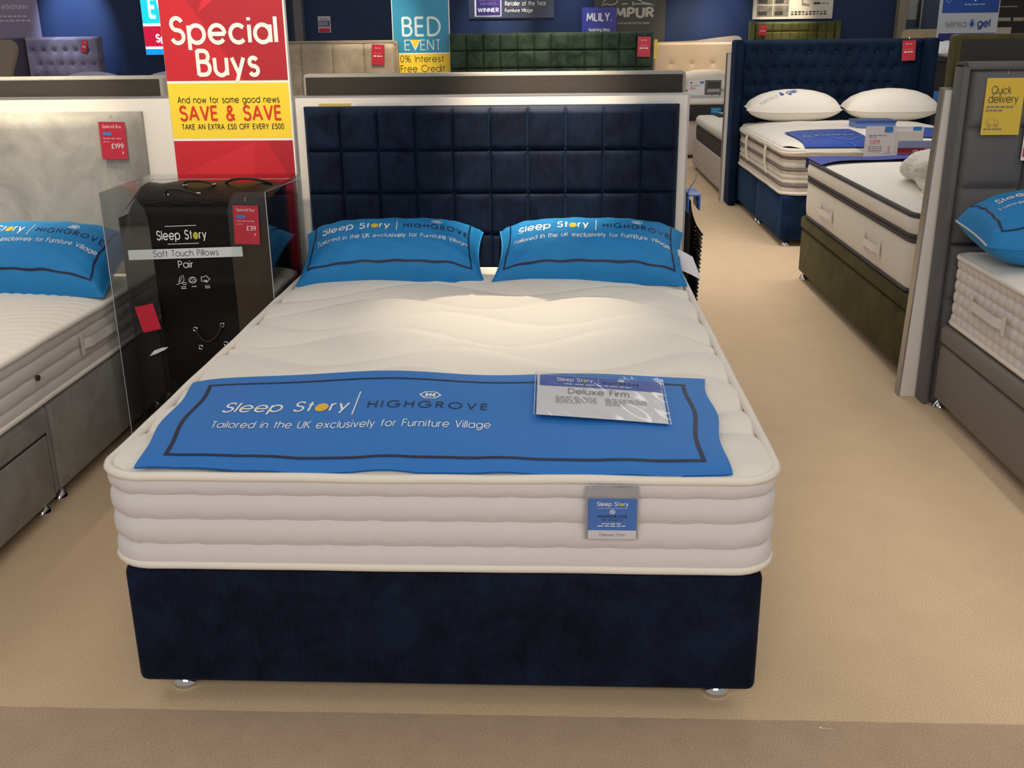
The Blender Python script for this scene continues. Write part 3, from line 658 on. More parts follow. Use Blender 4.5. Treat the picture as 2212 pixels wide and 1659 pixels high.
mb = MB(); mattress_top(mb, lx0, lx1, 0, 1.895, .085, zl, mat('white_knit_top', (238, 231, 218), .85, sheen=.15, bump=.3, bscale=260), 130, 190); mb.build('top_panel', lm, True, 180)
piping(lx0, lx1, 0, 1.895, LZ, .085, .011, PIPE, .003, .002).build('piping', lm, True, 180); piping(lx0, lx1, 0, 1.895, .357, .085, .010, PIPE, .002, .001).build('piping', lm, True, 180)
handle(lm, ((lx1+.006, 1.535, .450), (lx1+.006, 1.265, .450), (1, 0, 0)), (0, 0, 1), KNIT2)
mb = MB(); mb.tube([(lx1+.006, .955, .438), (lx1+.0135, .955, .438)], .009, mat('dark_vent', (52, 42, 34), .6), 14); mb.build('vent_eyelet', lm, True, 50)
brand_pillow('pillow', 'blue printed pillow on the left bed, cut by the frame', .665, .36, .187, (-1.640, 1.68, .620), radians(22), radians(-4), 2.2, 'blue printed pillows')
price_tag('red price tag reading 199 pounds on the plain grey headboard', -1.441, 1.108, 1.915, .098, .135, '£199', radians(1))

# ================================================================== promotional sign between the beds
sg = thing('promotional_sign', 'tall red and yellow SPECIAL BUYS sign between the left and central beds', 'sign', (-.962, 1.99, 0))
RED1 = mat('sign_red', (196, 36, 48), .42); RED2 = mat('sign_red_deep', (172, 32, 46), .42); RED3 = mat('sign_red_bright', (206, 44, 54), .42); SYEL = mat('sign_yellow', (246, 214, 60), .42)
mb = MB(); mb.box(-1.191, -.735, 1.975, 2.001, .01, 1.95, WHITE, .001, 1); mb.build('board', sg)
f = front(1.9745); f2 = front(1.9741); f3 = front(1.9737)
mb = MB(); rect(mb, RED1, f, -1.190, -.741, .02, 1.031); rect(mb, RED1, f, -1.190, -.741, 1.246, 1.945)
poly(mb, RED2, f2, [(-.741, 1.246), (-.90, 1.246), (-1.14, 1.60), (-1.19, 1.945), (-.741, 1.945)]); poly(mb, RED3, f3, [(-1.05, 1.48), (-.85, 1.945), (-.741, 1.945), (-.741, 1.70)])
poly(mb, RED2, f2, [(-.84, 1.03), (-.741, .86), (-.741, 1.03)]); poly(mb, RED3, f2, [(-1.19, .9), (-1.19, .4), (-.92, .7), (-.88, 1.03)]); poly(mb, RED2, f2, [(-1.0, .02), (-.741, .02), (-.741, .55)])
mb.build('red_print', sg)
mb = MB(); rect(mb, SYEL, f, -1.190, -.741, 1.040, 1.237); mb.build('yellow_panel', sg)
f = front(1.9732); mb = MB(); text(mb, 'Special', WHITE, f, -1.160, 1.378, .087, .395, .17, gap=.08); text(mb, 'Buys', WHITE, f, -1.074, 1.265, .088, .233, .17, gap=.08)
text(mb, 'And now for some good news', BLACK, f, -1.159, 1.168, .0225, .381, .125); SRED = mat('sign_orange_red', (214, 52, 34), .45)
text(mb, 'SAVE & SAVE', SRED, f, -1.157, 1.106, .050, .384, .175, gap=.07); text(mb, 'TAKE AN EXTRA £50 OFF EVERY £500', BLACK, f, -1.153, 1.073, .0185, .384, .145, gap=.10); mb.build('lettering', sg)

# ================================================================== acrylic holder with the packed pillows
ax0, ax1, ay0, ay1, az0, az1 = -1.272, -.712, 1.455, 1.93, .01, .915
ah = thing('acrylic_holder', 'clear acrylic display holder standing between the left and central beds', 'display holder', (-.99, 1.7, 0))
mb = MB(); mb.box(ax0, ax0+.004, ay0, ay1, az0, az1, ACR); mb.build('side_panel', ah); mb = MB(); mb.box(ax1-.004, ax1, ay0, ay1, az0, az1, ACR); mb.build('side_panel', ah)
mb = MB(); mb.box(ax0, ax1, ay1-.004, ay1, az0, az1, ACR); mb.build('back_panel', ah); mb = MB(); mb.box(ax0, ax1, ay0, ay1, .06, .066, ACR); mb.build('shelf', ah)
L_ = [(-1.200, az1)]+A(-1.20, .815, .085, .10, 90, 0, 8)+[(-1.108, .32)]+A(-1.05, .32, .058, .09, 180, 270, 8)
R_ = [(-.826, az1)]+A(-.80, .84, .045, .075, 90, 180, 8)+[(-.842, .33)]+A(-.90, .32, .058, .09, 0, -90, 8)
mb = MB()
def lower_half(c):
    side = [(x, z) for x, z in c]; xo = ax0 if c is L_ else ax1
    vs = []
    for x, z in side: vs += [(x, ay0, z), (xo, ay0, z)]
    return vs, [(2*i, 2*i+1, 2*i+3, 2*i+2) for i in range(len(side)-1)]
for c in (L_, R_): mb.add(*lower_half(c), ACR)
mb.add([(ax0, ay0, az0), (ax1, ay0, az0), (ax1, ay0, .23), (-.90, ay0, .23), (-1.05, ay0, .23), (ax0, ay0, .23)], [(0, 1, 2, 3, 4, 5)], ACR); mb.build('front_panel', ah)
mb = MB(); mb.tube([(x, ay0, z) for x, z in L_]+[(x, ay0, z) for x, z in R_[::-1]], .0016, ACRE, 6); mb.build('cut_edge', ah, True)
mb = MB()
for x in (ax0+.002, ax1-.002):
    mb.tube([(x, ay0, az0), (x, ay0, az1), (x, ay1, az1-.02)], .0013, ACRE, 6)
mb.tube([(ax0, ay1, az1-.02), (ax1, ay1, az1-.02)], .0013, ACRE, 6); mb.tube([(ax1, ay1, .02), (ax1, ay1, az1)], .0013, ACRE, 6); mb.build('panel_edge', ah, True)
BAGM = mat('black_nylon', (15, 13, 13), .45, spec=.22, noise=.2, nscale=14, bump=.25, bscale=30); 
bg_ = thing('pillow_bag', 'black zipped bag holding a pair of pillows inside the acrylic holder', 'pillow bag', (-.99, 1.65, .07))
bx0, bx1, by0, by1, bz0, bz1 = -1.258, -.722, 1.50, 1.76, .07, .885
def bagf(u, v):
    x = bx0+(bx1-bx0)*u; z = bz0+(bz1-bz0)*v; e = min(1, min(u, 1-u)/.10)*min(1, min(v, 1-v)/.05)
    ck = max(0, .13-u)/.13*max(0, v-.82)/.18
    return (x+.05*ck*0, by0+.055*(1-sqrt(max(0, e)))-.006*sin(z*24+sin(x*9))*e*(1 if z < .6 else .2)+.10*ck, z-.07*ck)
mb = MB(); mb.grid(bagf, 40, 60, BAGM)
mb.grid(lambda u, v: (bx0+(bx1-bx0)*u, by0+.055+(by1-by0-.055)*v, bz1-.07*max(0, .13-u)/.13*(1-.6*v)+.022*sin(pi*v)*min(1, min(u, 1-u)/.1)+.02*v+.006*sin(u*23)*v), 40, 10, BAGM)
mb.grid(lambda u, v: (bx0, by1-(by1-by0-.055)*u, bz0+(bz1-.07-bz0)*v), 4, 10, BAGM); mb.grid(lambda u, v: (bx1, by0+.055+(by1-by0-.055)*u, bz0+(bz1-bz0)*v), 4, 10, BAGM)
mb.quad((bx1, by1, bz0), (bx0, by1, bz0), (bx0, by1, bz1), (bx1, by1, bz1+.02), BAGM); mb.quad((bx0, by0+.05, bz0), (bx0, by1, bz0), (bx1, by1, bz0), (bx1, by0+.05, bz0), BAGM); mb.build('cover', bg_, True, 70)
mb = MB(); mb.tube([(bx0+.11+.32*i/30, by0+.010, bz1-.012-.004*sin(i*.7)) for i in range(31)], .003, BAGM, 6); mb.build('seam_piping', bg_, True)
ROPE = mat('black_rope', (18, 17, 17), .5)
def rope(pts): mb = MB(); mb.tube(pts, .0042, ROPE, 8); mb.build('rope_handle', bg_, True)
def bez(a, b, c, d, n=14): a, b, c, d = map(Vector, (a, b, c, d)); return [a*(1-t)**3+b*3*t*(1-t)**2+c*3*t*t*(1-t)+d*t**3 for t in [i/n for i in range(n+1)]]
rope(bez((-1.075, 1.535, .893), (-1.08, 1.52, .935), (-1.0, 1.515, .912), (-.965, 1.530, .898)))
rope(bez((-1.045, 1.64, .913), (-1.06, 1.63, .938), (-.95, 1.62, .928), (-.94, 1.63, .918)))
rope(bez((-.91, 1.66, .915), (-.88, 1.63, .945), (-.78, 1.63, .94), (-.75, 1.68, .91)))
rope(bez((-1.012, 1.496, .437), (-.985, 1.478, .37), (-.94, 1.478, .39), (-.916, 1.496, .452)))
for (x, y, z, n) in ((-1.075, 1.540, .893, 'u'), (-.965, 1.535, .899, 'u'), (-1.012, 1.496, .437, 'f'), (-.916, 1.496, .452, 'f'), (-1.045, 1.64, .912, 'u'), (-.94, 1.63, .916, 'u'), (-1.0, 1.496, .372, 'f'), (-.91, 1.496, .385, 'f')):
    mb = MB(); K = 16; mb.tube([(x+.007*cos(2*pi*k/K), y+(.007*sin(2*pi*k/K) if n == 'u' else -.002), z+(.002 if n == 'u' else .007*sin(2*pi*k/K))) for k in range(K)], .0022, CHROME, 6, True); mb.build('eyelet', bg_, True)
f = lambda u, v: (u, 1.4905, v+.03*(u+1.02)); f2 = lambda u, v: (u, 1.4895, v+.03*(u+1.02))
mb = MB(); text(mb, 'Sleep Story', WHITE, f, -1.108, .7535, .030, .172, .15, gap=.09, sp={8: LIME}); mb.build('lettering', bg_); mb = MB(); rect(mb, WHITE, f, -1.075, -.968, .7975, .7995); rect(mb, WHITE, f, -1.072, -.965, .737, .739); mb.build('rule_line', bg_); mb = MB()
text(mb, 'Pair', WHITE, f2, -1.018, .656, .024, None, .11, align='c');
def ell(cx, cy, rx, ry): return [(cx+rx*cos(2*pi*k/18), cy+ry*sin(2*pi*k/18)) for k in range(19)]
ribbon(mb, [(-1.058, .597), (-1.05, .60), (-1.045, .622), (-1.032, .630), (-1.030, .612), (-1.04, .603), (-1.05, .60)], .0009, WHITE, f, .01); ribbon(mb, ell(-1.03, .6005, .006, .004), .0008, WHITE, f, .01); ribbon(mb, [(-1.050, .602), (-1.036, .622)], .0007, WHITE, f, .01)
ribbon(mb, ell(-1.001, .612, .013, .0105), .0009, WHITE, f, .01)
for a in (90, 210, 330): ribbon(mb, ell(-1.001+.0055*cos(radians(a)), .612+.0045*sin(radians(a)), .0048, .004), .0007, WHITE, f, .01)
ribbon(mb, [(-.957+(.014+.0025*cos(5*2*pi*k/30))*cos(2*pi*k/30), .614+(.010+.002*cos(5*2*pi*k/30))*sin(2*pi*k/30)) for k in range(31)], .0009, WHITE, f, .01); poly(mb, WHITE, f, [(-.963, .607), (-.957, .602), (-.951, .607), (-.953, .612), (-.957, .608), (-.961, .612)])
for x, n in ((-1.043, 2), (-1.006, 1), (-.96, 2)):
    for k in range(n): dashes(mb, WHITE, f, x, .588-.006*k, .018, .0028, 3)
mb.v = [q for q in mb.v]; mb.build('lettering', bg_)
mb = MB(); rect(mb, mat('pale_grey_band', (222, 228, 230), .5), f2, -1.212, -.818, .688, .722, 10, 1); mb.build('paper_band', bg_)
mb = MB(); f3 = lambda u, v: (u, 1.4885, v+.03*(u+1.02)); text(mb, 'Soft Touch Pillows', BLACK, f3, -1.126, .696, .021, .225, .085, gap=.12); mb.build('lettering', bg_)
pt_ = price_tag('red price tag reading 39 pounds on the front of the acrylic holder', -.823, .874, 1.450, .084, .128, '£39', radians(2), group='red price tags')
mb = MB(); ca, sa = cos(radians(12)), sin(radians(12))
rc = lambda u, v: (-1.157+u*ca-v*sa, 1.4525, .488+u*sa+v*ca)
mb.grid(lambda a, b: rc((a-.5)*.066, (b-.5)*.092), 1, 1, TAGRED); mb.grid(lambda a, b: (rc((a-.5)*.066, (b-.5)*.092)[0], 1.4538, rc((a-.5)*.066, (b-.5)*.092)[2]), 1, 1, TAGRED, True)
tag(mb.build('red_card'), 'plain red card stuck to the left of the acrylic holder front', 'card')
mb = MB(); P_ = [(-1.168, .352), (-1.150, .372), (-1.122, .382), (-1.098, .385), (-1.110, .376), (-1.14, .362)]
mb.add([(x, 1.4525, z) for x, z in P_]+[(x, 1.4505, z) for x, z in P_], [(0, 1, 2, 3, 4, 5), (11, 10, 9, 8, 7, 6)]+[(i, i+6, (i+1) % 6+6, (i+1) % 6) for i in range(6)], CARD)
tag(mb.build('paper_sliver'), 'small torn white paper sliver on the acrylic holder front', 'paper')

# ================================================================== fabric swatches on the end of the central board
sw = thing('swatch_hanger', 'blue clip hanger with a fan of dark swatches beside the central display board', 'swatch hanger', (.76, 2.1, .4))
mb = MB(); mb.tube(bez((.742, 2.07, .815), (.742, 2.07, .845), (.775, 2.09, .85), (.772, 2.09, .885)), .0022, CHROME, 6); mb.build('hook', sw, True)
CLIPB = mat('blue_plastic', (52, 112, 196), .35)
mb = MB(); mb.box(.736, .742, 2.03, 2.20, .745, .815, CLIPB, .002, 2); mb.box(.736, .785, 2.03, 2.20, .808, .815, CLIPB, .002, 2); mb.box(.778, .785, 2.03, 2.20, .755, .812, CLIPB, .002, 2); mb.build('clip', sw, True)
SWM = [mat('swatch_fabric_%s' % n, c, .9, bump=.4, bscale=400) for n, c in (('charcoal', (38, 34, 32)), ('brown', (74, 62, 54)), ('taupe', (112, 104, 96)), ('black', (20, 19, 19)))]
for i in range(26):
    a = i/25; z0 = .74-.37*a; ln = .17
    mb = MB(); m_ = SWM[2] if i in (1, 2, 5, 9) else SWM[(i*7) % 2] if i < 13 else SWM[3 if i % 2 else 0]
    def sf(u, v, a=a, z0=z0): return (.750+.012*a*0+(.047-.014*a)*u**1.8, 2.04+.15*v, z0+.05-(.13+.03*a)*u)
    mb.grid(sf, 8, 1, m_); mb.grid(lambda u, v: (sf(u, v)[0]-.0015, sf(u, v)[1], sf(u, v)[2]-.002), 8, 1, m_, True)
    mb.tube([(sf(1, v)[0], sf(1, v)[1], sf(1, v)[2]) for v in (0, 1)], .0055, m_, 6)
    mb.build('swatch', sw, True)
mb = MB(); mb.box(.737, .752, 2.035, 2.195, .33, .76, SWM[3], .003, 1); mb.build('backing', sw)

# ================================================================== grey bed on the right
GREYU = mat('slate_grey_plush', (98, 97, 98), .85, spec=.15, sheen=.35, noise=.08, nscale=5, bump=.2, bscale=400, sheen_c=(170, 168, 170))
rh = thing('headboard', 'slate grey headboard of large square cushions at the right edge', 'headboard', (2.38, 2.0, 0))
mb = MB(); relief(mb, 1.702, 3.112, .0, 1.265, 1.995, 2.052, tiles(6, 6, .042, 6), 150, 140, GREYU, edge=.02); mb.build('panel', rh, True, 60)
mb = MB(); mb.box(1.676, 1.704, 1.962, 2.054, .0, 1.285, GREYU, .012, 3); mb.box(1.676, 3.14, 1.962, 2.054, 1.257, 1.285, GREYU, .012, 3); mb.build('border_frame', rh, True, 50)
rb = thing('divan_base', 'plain grey ottoman divan base at the right edge', 'bed base', (2.38, 1.0, 0))
GREYL = mat('grey_faux_leather', (126, 120, 115), .55, spec=.3, noise=.03, nscale=6, bump=.1, bscale=500)
mb = MB(); mb.box(1.705, 3.06, .0, 1.935, .04, .258, GREYL, .014, 3); mb.build('body', rb, True, 50); mb = MB(); mb.box(1.700, 3.065, -.004, 1.938, .262, .336, GREYL, .020, 4); mb.build('lid', rb, True, 50)
for q in ((1.735, 1.93), (1.735, .9), (3.0, 1.93), (3.0, .05), (1.735, .05)): glide(rb, *q, h=.04)
rm = thing('mattress', 'white tufted mattress on the plain grey divan base at right', 'mattress', (2.38, 1.0, .345))
mb = MB(); mattress_side(mb, 1.722, 3.045, .0, 1.930, .348, .602, [.390, .432, .475, .517, .560], mat('white_tufted_border', (222, 214, 208), .85, sheen=.15, bump=.2, bscale=300), .006, .05, tstep=.058, tdep=.0065, tw=.014, vg=.0022, step=.007); mb.build('border', rm, True, 60)
mb = MB(); mattress_top(mb, 1.722, 3.045, 0, 1.930, .05, lambda x, y: .602+crown(x, y, 1.722, 3.045, 0, 1.930, .035), MATS['white_knit_top'], 50, 70); mb.build('top_panel', rm, True, 180)
piping(1.722, 3.045, 0, 1.930, .602, .05, .010, PIPE, .003).build('piping', rm, True, 180); piping(1.722, 3.045, 0, 1.930, .355, .05, .009, PIPE, .003).build('piping', rm, True, 180)
handle(rm, ((1.712, 1.70, .480), (1.712, 1.42, .474), (-1, 0, 0)), (0, 0, 1), MATS['white_tufted_border'])
P, t = brand_pillow('pillow', 'blue printed pillow with a pale zip on the right grey bed', .665, .40, .235, (2.005, 1.70, .728), radians(7), radians(1), 6.0, 'blue printed pillows', bottom=.42, pin=.03, taper=.25)
mb = MB(); mb.tube([P.surf(-1, -.92+1.84*i/24, .004) for i in range(25)], .0032, mat('pale_zip', (206, 200, 186), .5), 6); mb.build('zip', t, True)
qt = thing('notice_card', 'yellow QUICK DELIVERY card hanging on the slate grey headboard', 'notice', (1.82, 1.94, 1.13))
YCARD = mat('yellow_card', (228, 190, 52), .45); o_ = Vector((1.757, 1.945, 1.035)); e1 = Vector((.134, 0, 0)); e2 = Vector((.002, .006, .196))
qf = lambda off: (lambda u, v: o_+e1*u+e2*v+Vector((0, -off, 0)))
mb = MB(); mb.grid(qf(0), 1, 1, YCARD); mb.grid(qf(-.001), 1, 1, YCARD, True); mb.build('card', qt)
g = lambda u, v: o_+e1*(u/.134)+e2*(v/.196)+Vector((0, -.0012, 0))
mb = MB(); text(mb, 'Quick', BLACK, g, .020, .142, .026, .068, .10); text(mb, 'delivery', BLACK, g, .012, .112, .027, .104, .10)
dashes(mb, GREYP, g, .010, .094, .095, .006, 6); dashes(mb, GREYP, g, .008, .082, .062, .006, 4); dashes(mb, GREYP, g, .008, .018, .066, .005, 5)
ribbon(mb, [(.018, .034), (.018, .058), (.042, .058), (.042, .034), (.018, .034)], .0006, GREYP, g, .02); ribbon(mb, [(.042, .052), (.052, .052), (.058, .044), (.058, .034), (.042, .034)], .0006, GREYP, g, .02)
for cx in (.026, .050): ribbon(mb, ell(cx, .032, .005, .005), .0007, GREYP, g, .02)
for k in range(3): ribbon(mb, [(.010+.002*k, .040+.006*k), (.017, .040+.006*k)], .0006, GREYP, g, .02)
mb.build('lettering', qt)
mb = MB(); mb.box(1.757, 1.891, 1.938, 1.9395, 1.03, 1.262, PLAST); mb.build('clear_sleeve', qt); mb = MB(); mb.tube([(1.823, 1.938, 1.245), (1.823, 1.938, 1.262), (1.830, 1.938, 1.245)], .0015, CHROME, 6); mb.build('pin', qt, True)
wt = thing('price_tag', 'white and red price card cut off by the right edge of the frame', 'price tag', (1.96, 1.94, 1.0))
mb = MB(); mb.box(1.909, 2.01, 1.940, 1.9415, .945, 1.085, CARD); mb.build('card', wt); mb = MB(); rect(mb, TAGRED, front(1.939), 1.913, 2.006, .958, .992); mb.build('red_band', wt)

# ================================================================== olive bed behind it
ob = thing('divan_base', 'olive velvet divan base beyond the right display board', 'bed base', (2.36, 3.2, 0))
mb = MB(); mb.box(1.668, 3.05, 2.215, 4.16, .05, .300, OLIVE, .014, 3); mb.build('body', ob, True, 50); mb = MB(); mb.box(1.662, 3.055, 2.21, 4.166, .304, .372, OLIVE, .016, 3); mb.build('lid', ob, True, 50)
for q in ((1.70, 4.12), (1.72, 2.26), (3.0, 4.12), (3.0, 2.26)): glide(ob, *q)
om = thing('mattress', 'white pillow-top mattress with dark grey piping on the olive base', 'mattress', (2.36, 3.2, .38))
OWH = mat('smooth_white_ticking', (226, 219, 207), .8, sheen=.15, bump=.15, bscale=300); DPIPE = mat('dark_grey_piping', (70, 66, 68), .8, bump=.5, bscale=300)
a_ = (1.675, 3.035, 2.228, 4.155)
mb = MB(); mattress_side(mb, *a_, .386, .590, [], OWH, .010, .09, tdep=0); mb.build('border', om, True, 60)
mb = MB(); mattress_side(mb, *a_, .606, .690, [], OWH, .016, .09, tdep=0); mb.build('pillow_top', om, True, 60)
mb = MB(); mattress_top(mb, *a_, .09, lambda x, y: .690+crown(x, y, *a_, .03), OWH, 50, 70); mb.build('top_panel', om, True, 180)
for z, rd, oo in ((.690, .012, .004), (.608, .011, .002), (.588, .011, .002), (.384, .008, .002)): piping(*a_, z, .09, rd, DPIPE, oo).build('piping', om, True, 180)
for ya in (3.72, 2.88): handle(om, ((1.664, ya, .478), (1.664, ya-.235, .478), (-1, 0, 0)), (0, 0, 1), OWH)
orr = thing('bed_runner', 'navy blue runner over the foot of the olive bed mattress', 'bed runner', (2.36, 4.0, .7))
RUN2 = mat('navy_runner_cloth', (42, 56, 140), .6, noise=.15, nscale=3)
def rn2(u, v):
    x = 1.665+1.375*u; y = 3.80+.362*v+.06*(1-abs(2*u-1))*(1-v)*.2+(1-v)*.12*u
    return (x, y, .690+crown(x, y, *a_, .03)+.016+.003*sin(u*20))
mb = MB(); mb.grid(rn2, 40, 10, RUN2); mb.grid(lambda u, v: (rn2(u, v)[0], rn2(u, v)[1], rn2(u, v)[2]-.003), 40, 10, RUN2, True); mb.grid(lambda u, v: (1.665+1.375*u, 4.163+.003*v, rn2(u, 1)[2]-.06*v), 20, 2, RUN2); mb.build('cloth', orr, True, 180)
mb = MB(); f = lambda u, v: (lambda q: (q[0], q[1], q[2]+.003))(rn2(u, v)); ribbon(mb, [(.50+.3*k/20, .45+.22*sin(k*1.1)*(1-k/40)) for k in range(21)], .018, LBLUE, f, .02); mb.build('lettering', orr)
mb = MB(); mb.box(1.90, 2.30, 3.98, 4.10, .738, .742, PLAST, .001, 1); tag(mb.build('plastic_sleeve'), 'empty clear plastic sleeve lying on the navy runner of the olive bed', 'sleeve')
# towel
FLUFF = mat('white_fleece', (226, 221, 208), .95, sheen=.6, noise=.05, nscale=30, bump=1.0, bscale=140)
tw = thing('fleece_throw', 'white fluffy fleece bundled on the olive bed mattress', 'throw', (1.98, 2.9, .72))
def twf(u, v):
    th = u*2*pi; ph = (v-.5)*pi; rx, ry, rz = .175, .33, .085
    q = 1+.05*sin(3*th+v*5)+.04*sin(7*th-v*9)+.022*random.uniform(-1, 1)
    return (2.005+rx*q*cos(ph)*cos(th), 2.92+ry*q*cos(ph)*sin(th), .797+rz*q*(sin(ph) if sin(ph) > -.8 else -.8)+.015*cos(ph)*sin(2*th))
mb = MB(); mb.grid(twf, 120, 60, FLUFF); mb.build('bundle', tw, True, 180)
mb = MB()
def fold(u, v):
    s = -1+2*u; r = .155+.02*sin(s*5)
    return (1.865+.03*abs(s)+.03*sin(v*2*pi)*.7, 2.80+.26*s, .752+.03*cos(v*2*pi)+.02*sin(s*3))
mb.grid(fold, 40, 14, FLUFF); mb.build('folded_edge', tw, True, 180)
mb = MB()
def hem(u, v): return (1.80+.17*u, 2.52+.10*v+.02*sin(u*8), .690+crown(1.80+.17*u, 2.5, *a_, .03)+.022+.012*sin(pi*v)+.004*sin(u*60))
mb.grid(hem, 40, 10, FLUFF); mb.build('hem', tw, True, 180)

# ================================================================== second row: tall blue bed
BLUEV = velvet('royal_blue_velvet', (6, 18, 38), (15, 38, 68), 5., .25, sheen_c=(70, 110, 160)); BLUEB = velvet('royal_blue_velvet_base', (10, 30, 58), (24, 56, 96), 5., .3, sheen_c=(80, 120, 170))
bh = thing('headboard', 'tall deep-buttoned blue velvet headboard with side wings', 'headboard', (2.46, 7.0, 0))
BTN = [(2.288+.1094*i-.55, 1.222) for i in range(13)]+[(2.2245+.1094*i-.55, 1.095) for i in range(13)]+[(2.174+.1094*i-.44, .970) for i in range(12)]+[(2.1194+.1094*i-.44, .846) for i in range(12)]
def btn(u, v):
    x = 1.735+1.47*u; z = 1.322*v; h = .045; d2 = 9
    if z > .7:
        for bx, bz in BTN:
            d = (x-bx)**2+(z-bz)**2
            if d < .02: d2 = min(d2, d)
        d = sqrt(d2); h -= .030*exp(-(d/.022)**1.2)
        k = abs((((x-2.288)/.1094-(z-1.222)/.254) % 1)-.5); l = abs((((x-2.288)/.1094+(z-1.222)/.254) % 1)-.5)
        if z < 1.26: h += .0022*(min(1, (.5-k)*5)*min(1, (.5-l)*5)-1)
    return h
mb = MB(); relief(mb, 1.735, 3.205, 0, 1.322, 7.03, 7.095, btn, 260, 220, BLUEV, edge=.03); mb.build('panel', bh, True, 70)
for x0 in (1.668, 3.205):
    mb = MB(); mb.box(x0, x0+.067, 6.84, 7.095, 0, 1.325, BLUEV, .022, 4); mb.build('wing', bh, True, 50)
BUTTON = mat('dark_blue_button', (9, 20, 42), .7)
for bx, bz in BTN:
    mb = MB(); mb.lathe(0, 0, [(.011, 0), (.010, .004), (.006, .007), (.001, .008)], BUTTON, 10); mb.v = [(bx+a, 7.012-c, bz+b) for a, b, c in mb.v]; mb.build('button', bh, True)
bb = thing('divan_base', 'royal blue velvet divan base of the tall buttoned headboard bed', 'bed base', (2.46, 6, 0))
mb = MB(); mb.box(1.75, 3.19, 5.11, 6.055, .045, .342, BLUEB, .016, 3); mb.build('body', bb, True, 50); mb = MB(); mb.box(1.75, 3.19, 6.06, 6.96, .045, .342, BLUEB, .016, 3); mb.build('body', bb, True, 50)
for q in ((1.80, 5.15), (1.785, 6.0), (1.785, 6.12), (3.14, 5.15)): glide(bb, *q, h=.045)
mm = thing('mattress', 'deep white mattress with grey bands on the royal blue base', 'mattress', (2.46, 6, .345))
QW = mat('white_quilted_border', (222, 214, 202), .85, sheen=.15, noise=.02, nscale=30, bump=.2, bscale=200); BAND = mat('grey_band', (120, 110, 108), .8)
a_ = (1.752, 3.185, 5.115, 6.955)
mb = MB(); mattress_side(mb, *a_, .350, .612, [.415, .45, .485, .52, .565], QW, .008, .10, tstep=.07, tdep=.006, per=5); mb.build('border', mm, True, 60)
for z in (.408, .512, .590): 
    mb = MB(); vs = []; P_ = perim(*a_, .10); n = len(P_)
    for zz, oo in ((z-.012, .006), (z, .014), (z+.012, .006)): vs += [(p[0]+nn[0]*oo, p[1]+nn[1]*oo, zz) for p, nn, s in P_]
    mb.add(vs, [(j*n+i, j*n+(i+1) % n, (j+1)*n+(i+1) % n, (j+1)*n+i) for j in range(2) for i in range(n)], BAND); mb.build('grey_band', mm, True)
piping(*a_, .356, .10, .012, PIPE, .004, .002).build('piping', mm, True, 180); piping(*a_, .614, .10, .010, PIPE, .004).build('piping', mm, True, 180)
t_ = (1.745, 3.19, 5.105, 6.90)
mb = MB(); mattress_side(mb, *t_, .620, .655, [], QW, .018, .11, tdep=0); mb.build('topper_side', mm, True, 60)
mb = MB(); mattress_top(mb, *t_, .11, lambda x, y: .655+crown(x, y, *t_, .065, .22)+.004*(abs(sin((x+y)*14))*abs(sin((x-y)*14))), OWH, 80, 100); mb.build('topper_top', mm, True, 180)
piping(*t_, .628, .11, .010, PIPE, .012, .006).build('topper_edge', mm, True, 180)
for ya in (6.43, 5.66):
    mb = MB(); mb.tube([(1.738, ya, .635), (1.722, ya, .60), (1.724, ya+.015, .52), (1.735, ya+.01, .445), (1.742, ya-.02, .43)], .011, QW, 8); mb.tube([(1.742, ya+.09, .628), (1.722, ya+.0, .60)], .009, QW, 8); mb.build('strap', mm, True)
for i, (xc, rl, lb) in enumerate(((2.115, 0, 'white diamond-quilted pillow printed with blue letters, left on the royal blue bed'), (2.88, 0, 'white diamond-quilted pillow without print, right on the royal blue bed'))):
    PW = mat('white_pillow_quilt', (228, 223, 214), .8, sheen=.2)
    P = Pillow(.74, .42, .25, (xc, 6.68, .805), radians(6), radians(2 if i else -3), seed=i*3+1, pin=.03, pu=2.0, wr=.003, bottom=.42, taper=.55); t = thing('pillow', lb, 'pillow', (xc, 6.70, .78), 'white quilted pillows'); P.build(t, PW, 40); P.seam(t, PW, 'seam', .003)
    if not i:
        mb = MB(); f = P.fn(.002); DROP = mat('drop_blue', (40, 84, 160), .6)
        f0 = f; f = lambda u, v: f0(u*cos(.35)-v*sin(.35)-.06, u*sin(.35)+v*cos(.35)-.07); text(mb, 'gel', DROP, f, -.02, -.03, .055, .09, .2); text(mb, 'sensa', mat('pale_grey_print', (190, 190, 194), .6), f, -.24, -.03, .045, .15, .12)
        poly(mb, DROP, f, [(-.055, .04), (-.070, .0)]+[(-.055+.016*cos(radians(a)), -.012+.016*sin(radians(a))) for a in (180, 225, 270, 315, 360)]+[(-.040, .0)]); mb.build('lettering', t)
t = thing('bed_runner', 'royal blue printed runner near the foot of the blue bed mattress', 'bed runner', (2.1, 5.3, .72)); RUN3 = mat('cobalt_runner', (22, 62, 150), .5, noise=.35, nscale=2.5)
def rn3(u, v, off=0):
    x = 1.87+.45*u; y = 5.097+.58*v
    return (x-.02*v, y, .655+crown(x, y, *t_, .065, .22)+.010+off)
mb = MB(); mb.grid(rn3, 24, 20, RUN3); mb.grid(lambda u, v: rn3(u, v, -.003), 24, 20, RUN3, True); mb.build('cloth', t, True, 180)
mb = MB(); f = lambda u, v: rn3(u, v, .003); dashes(mb, LBLUE, f, .28, .42, .6, .03, 7); ribbon(mb, ell(.16, .42, .05, .06), .006, LBLUE, f, .02)
for k in range(3): ribbon(mb, [(.1+.9*j/16, .15+.2*k+.18*sin(j*.35+k)) for j in range(17)], .008, mat('runner_swoosh', (52, 104, 190), .5), f, .02)
mb.build('lettering', t)
mb = MB()
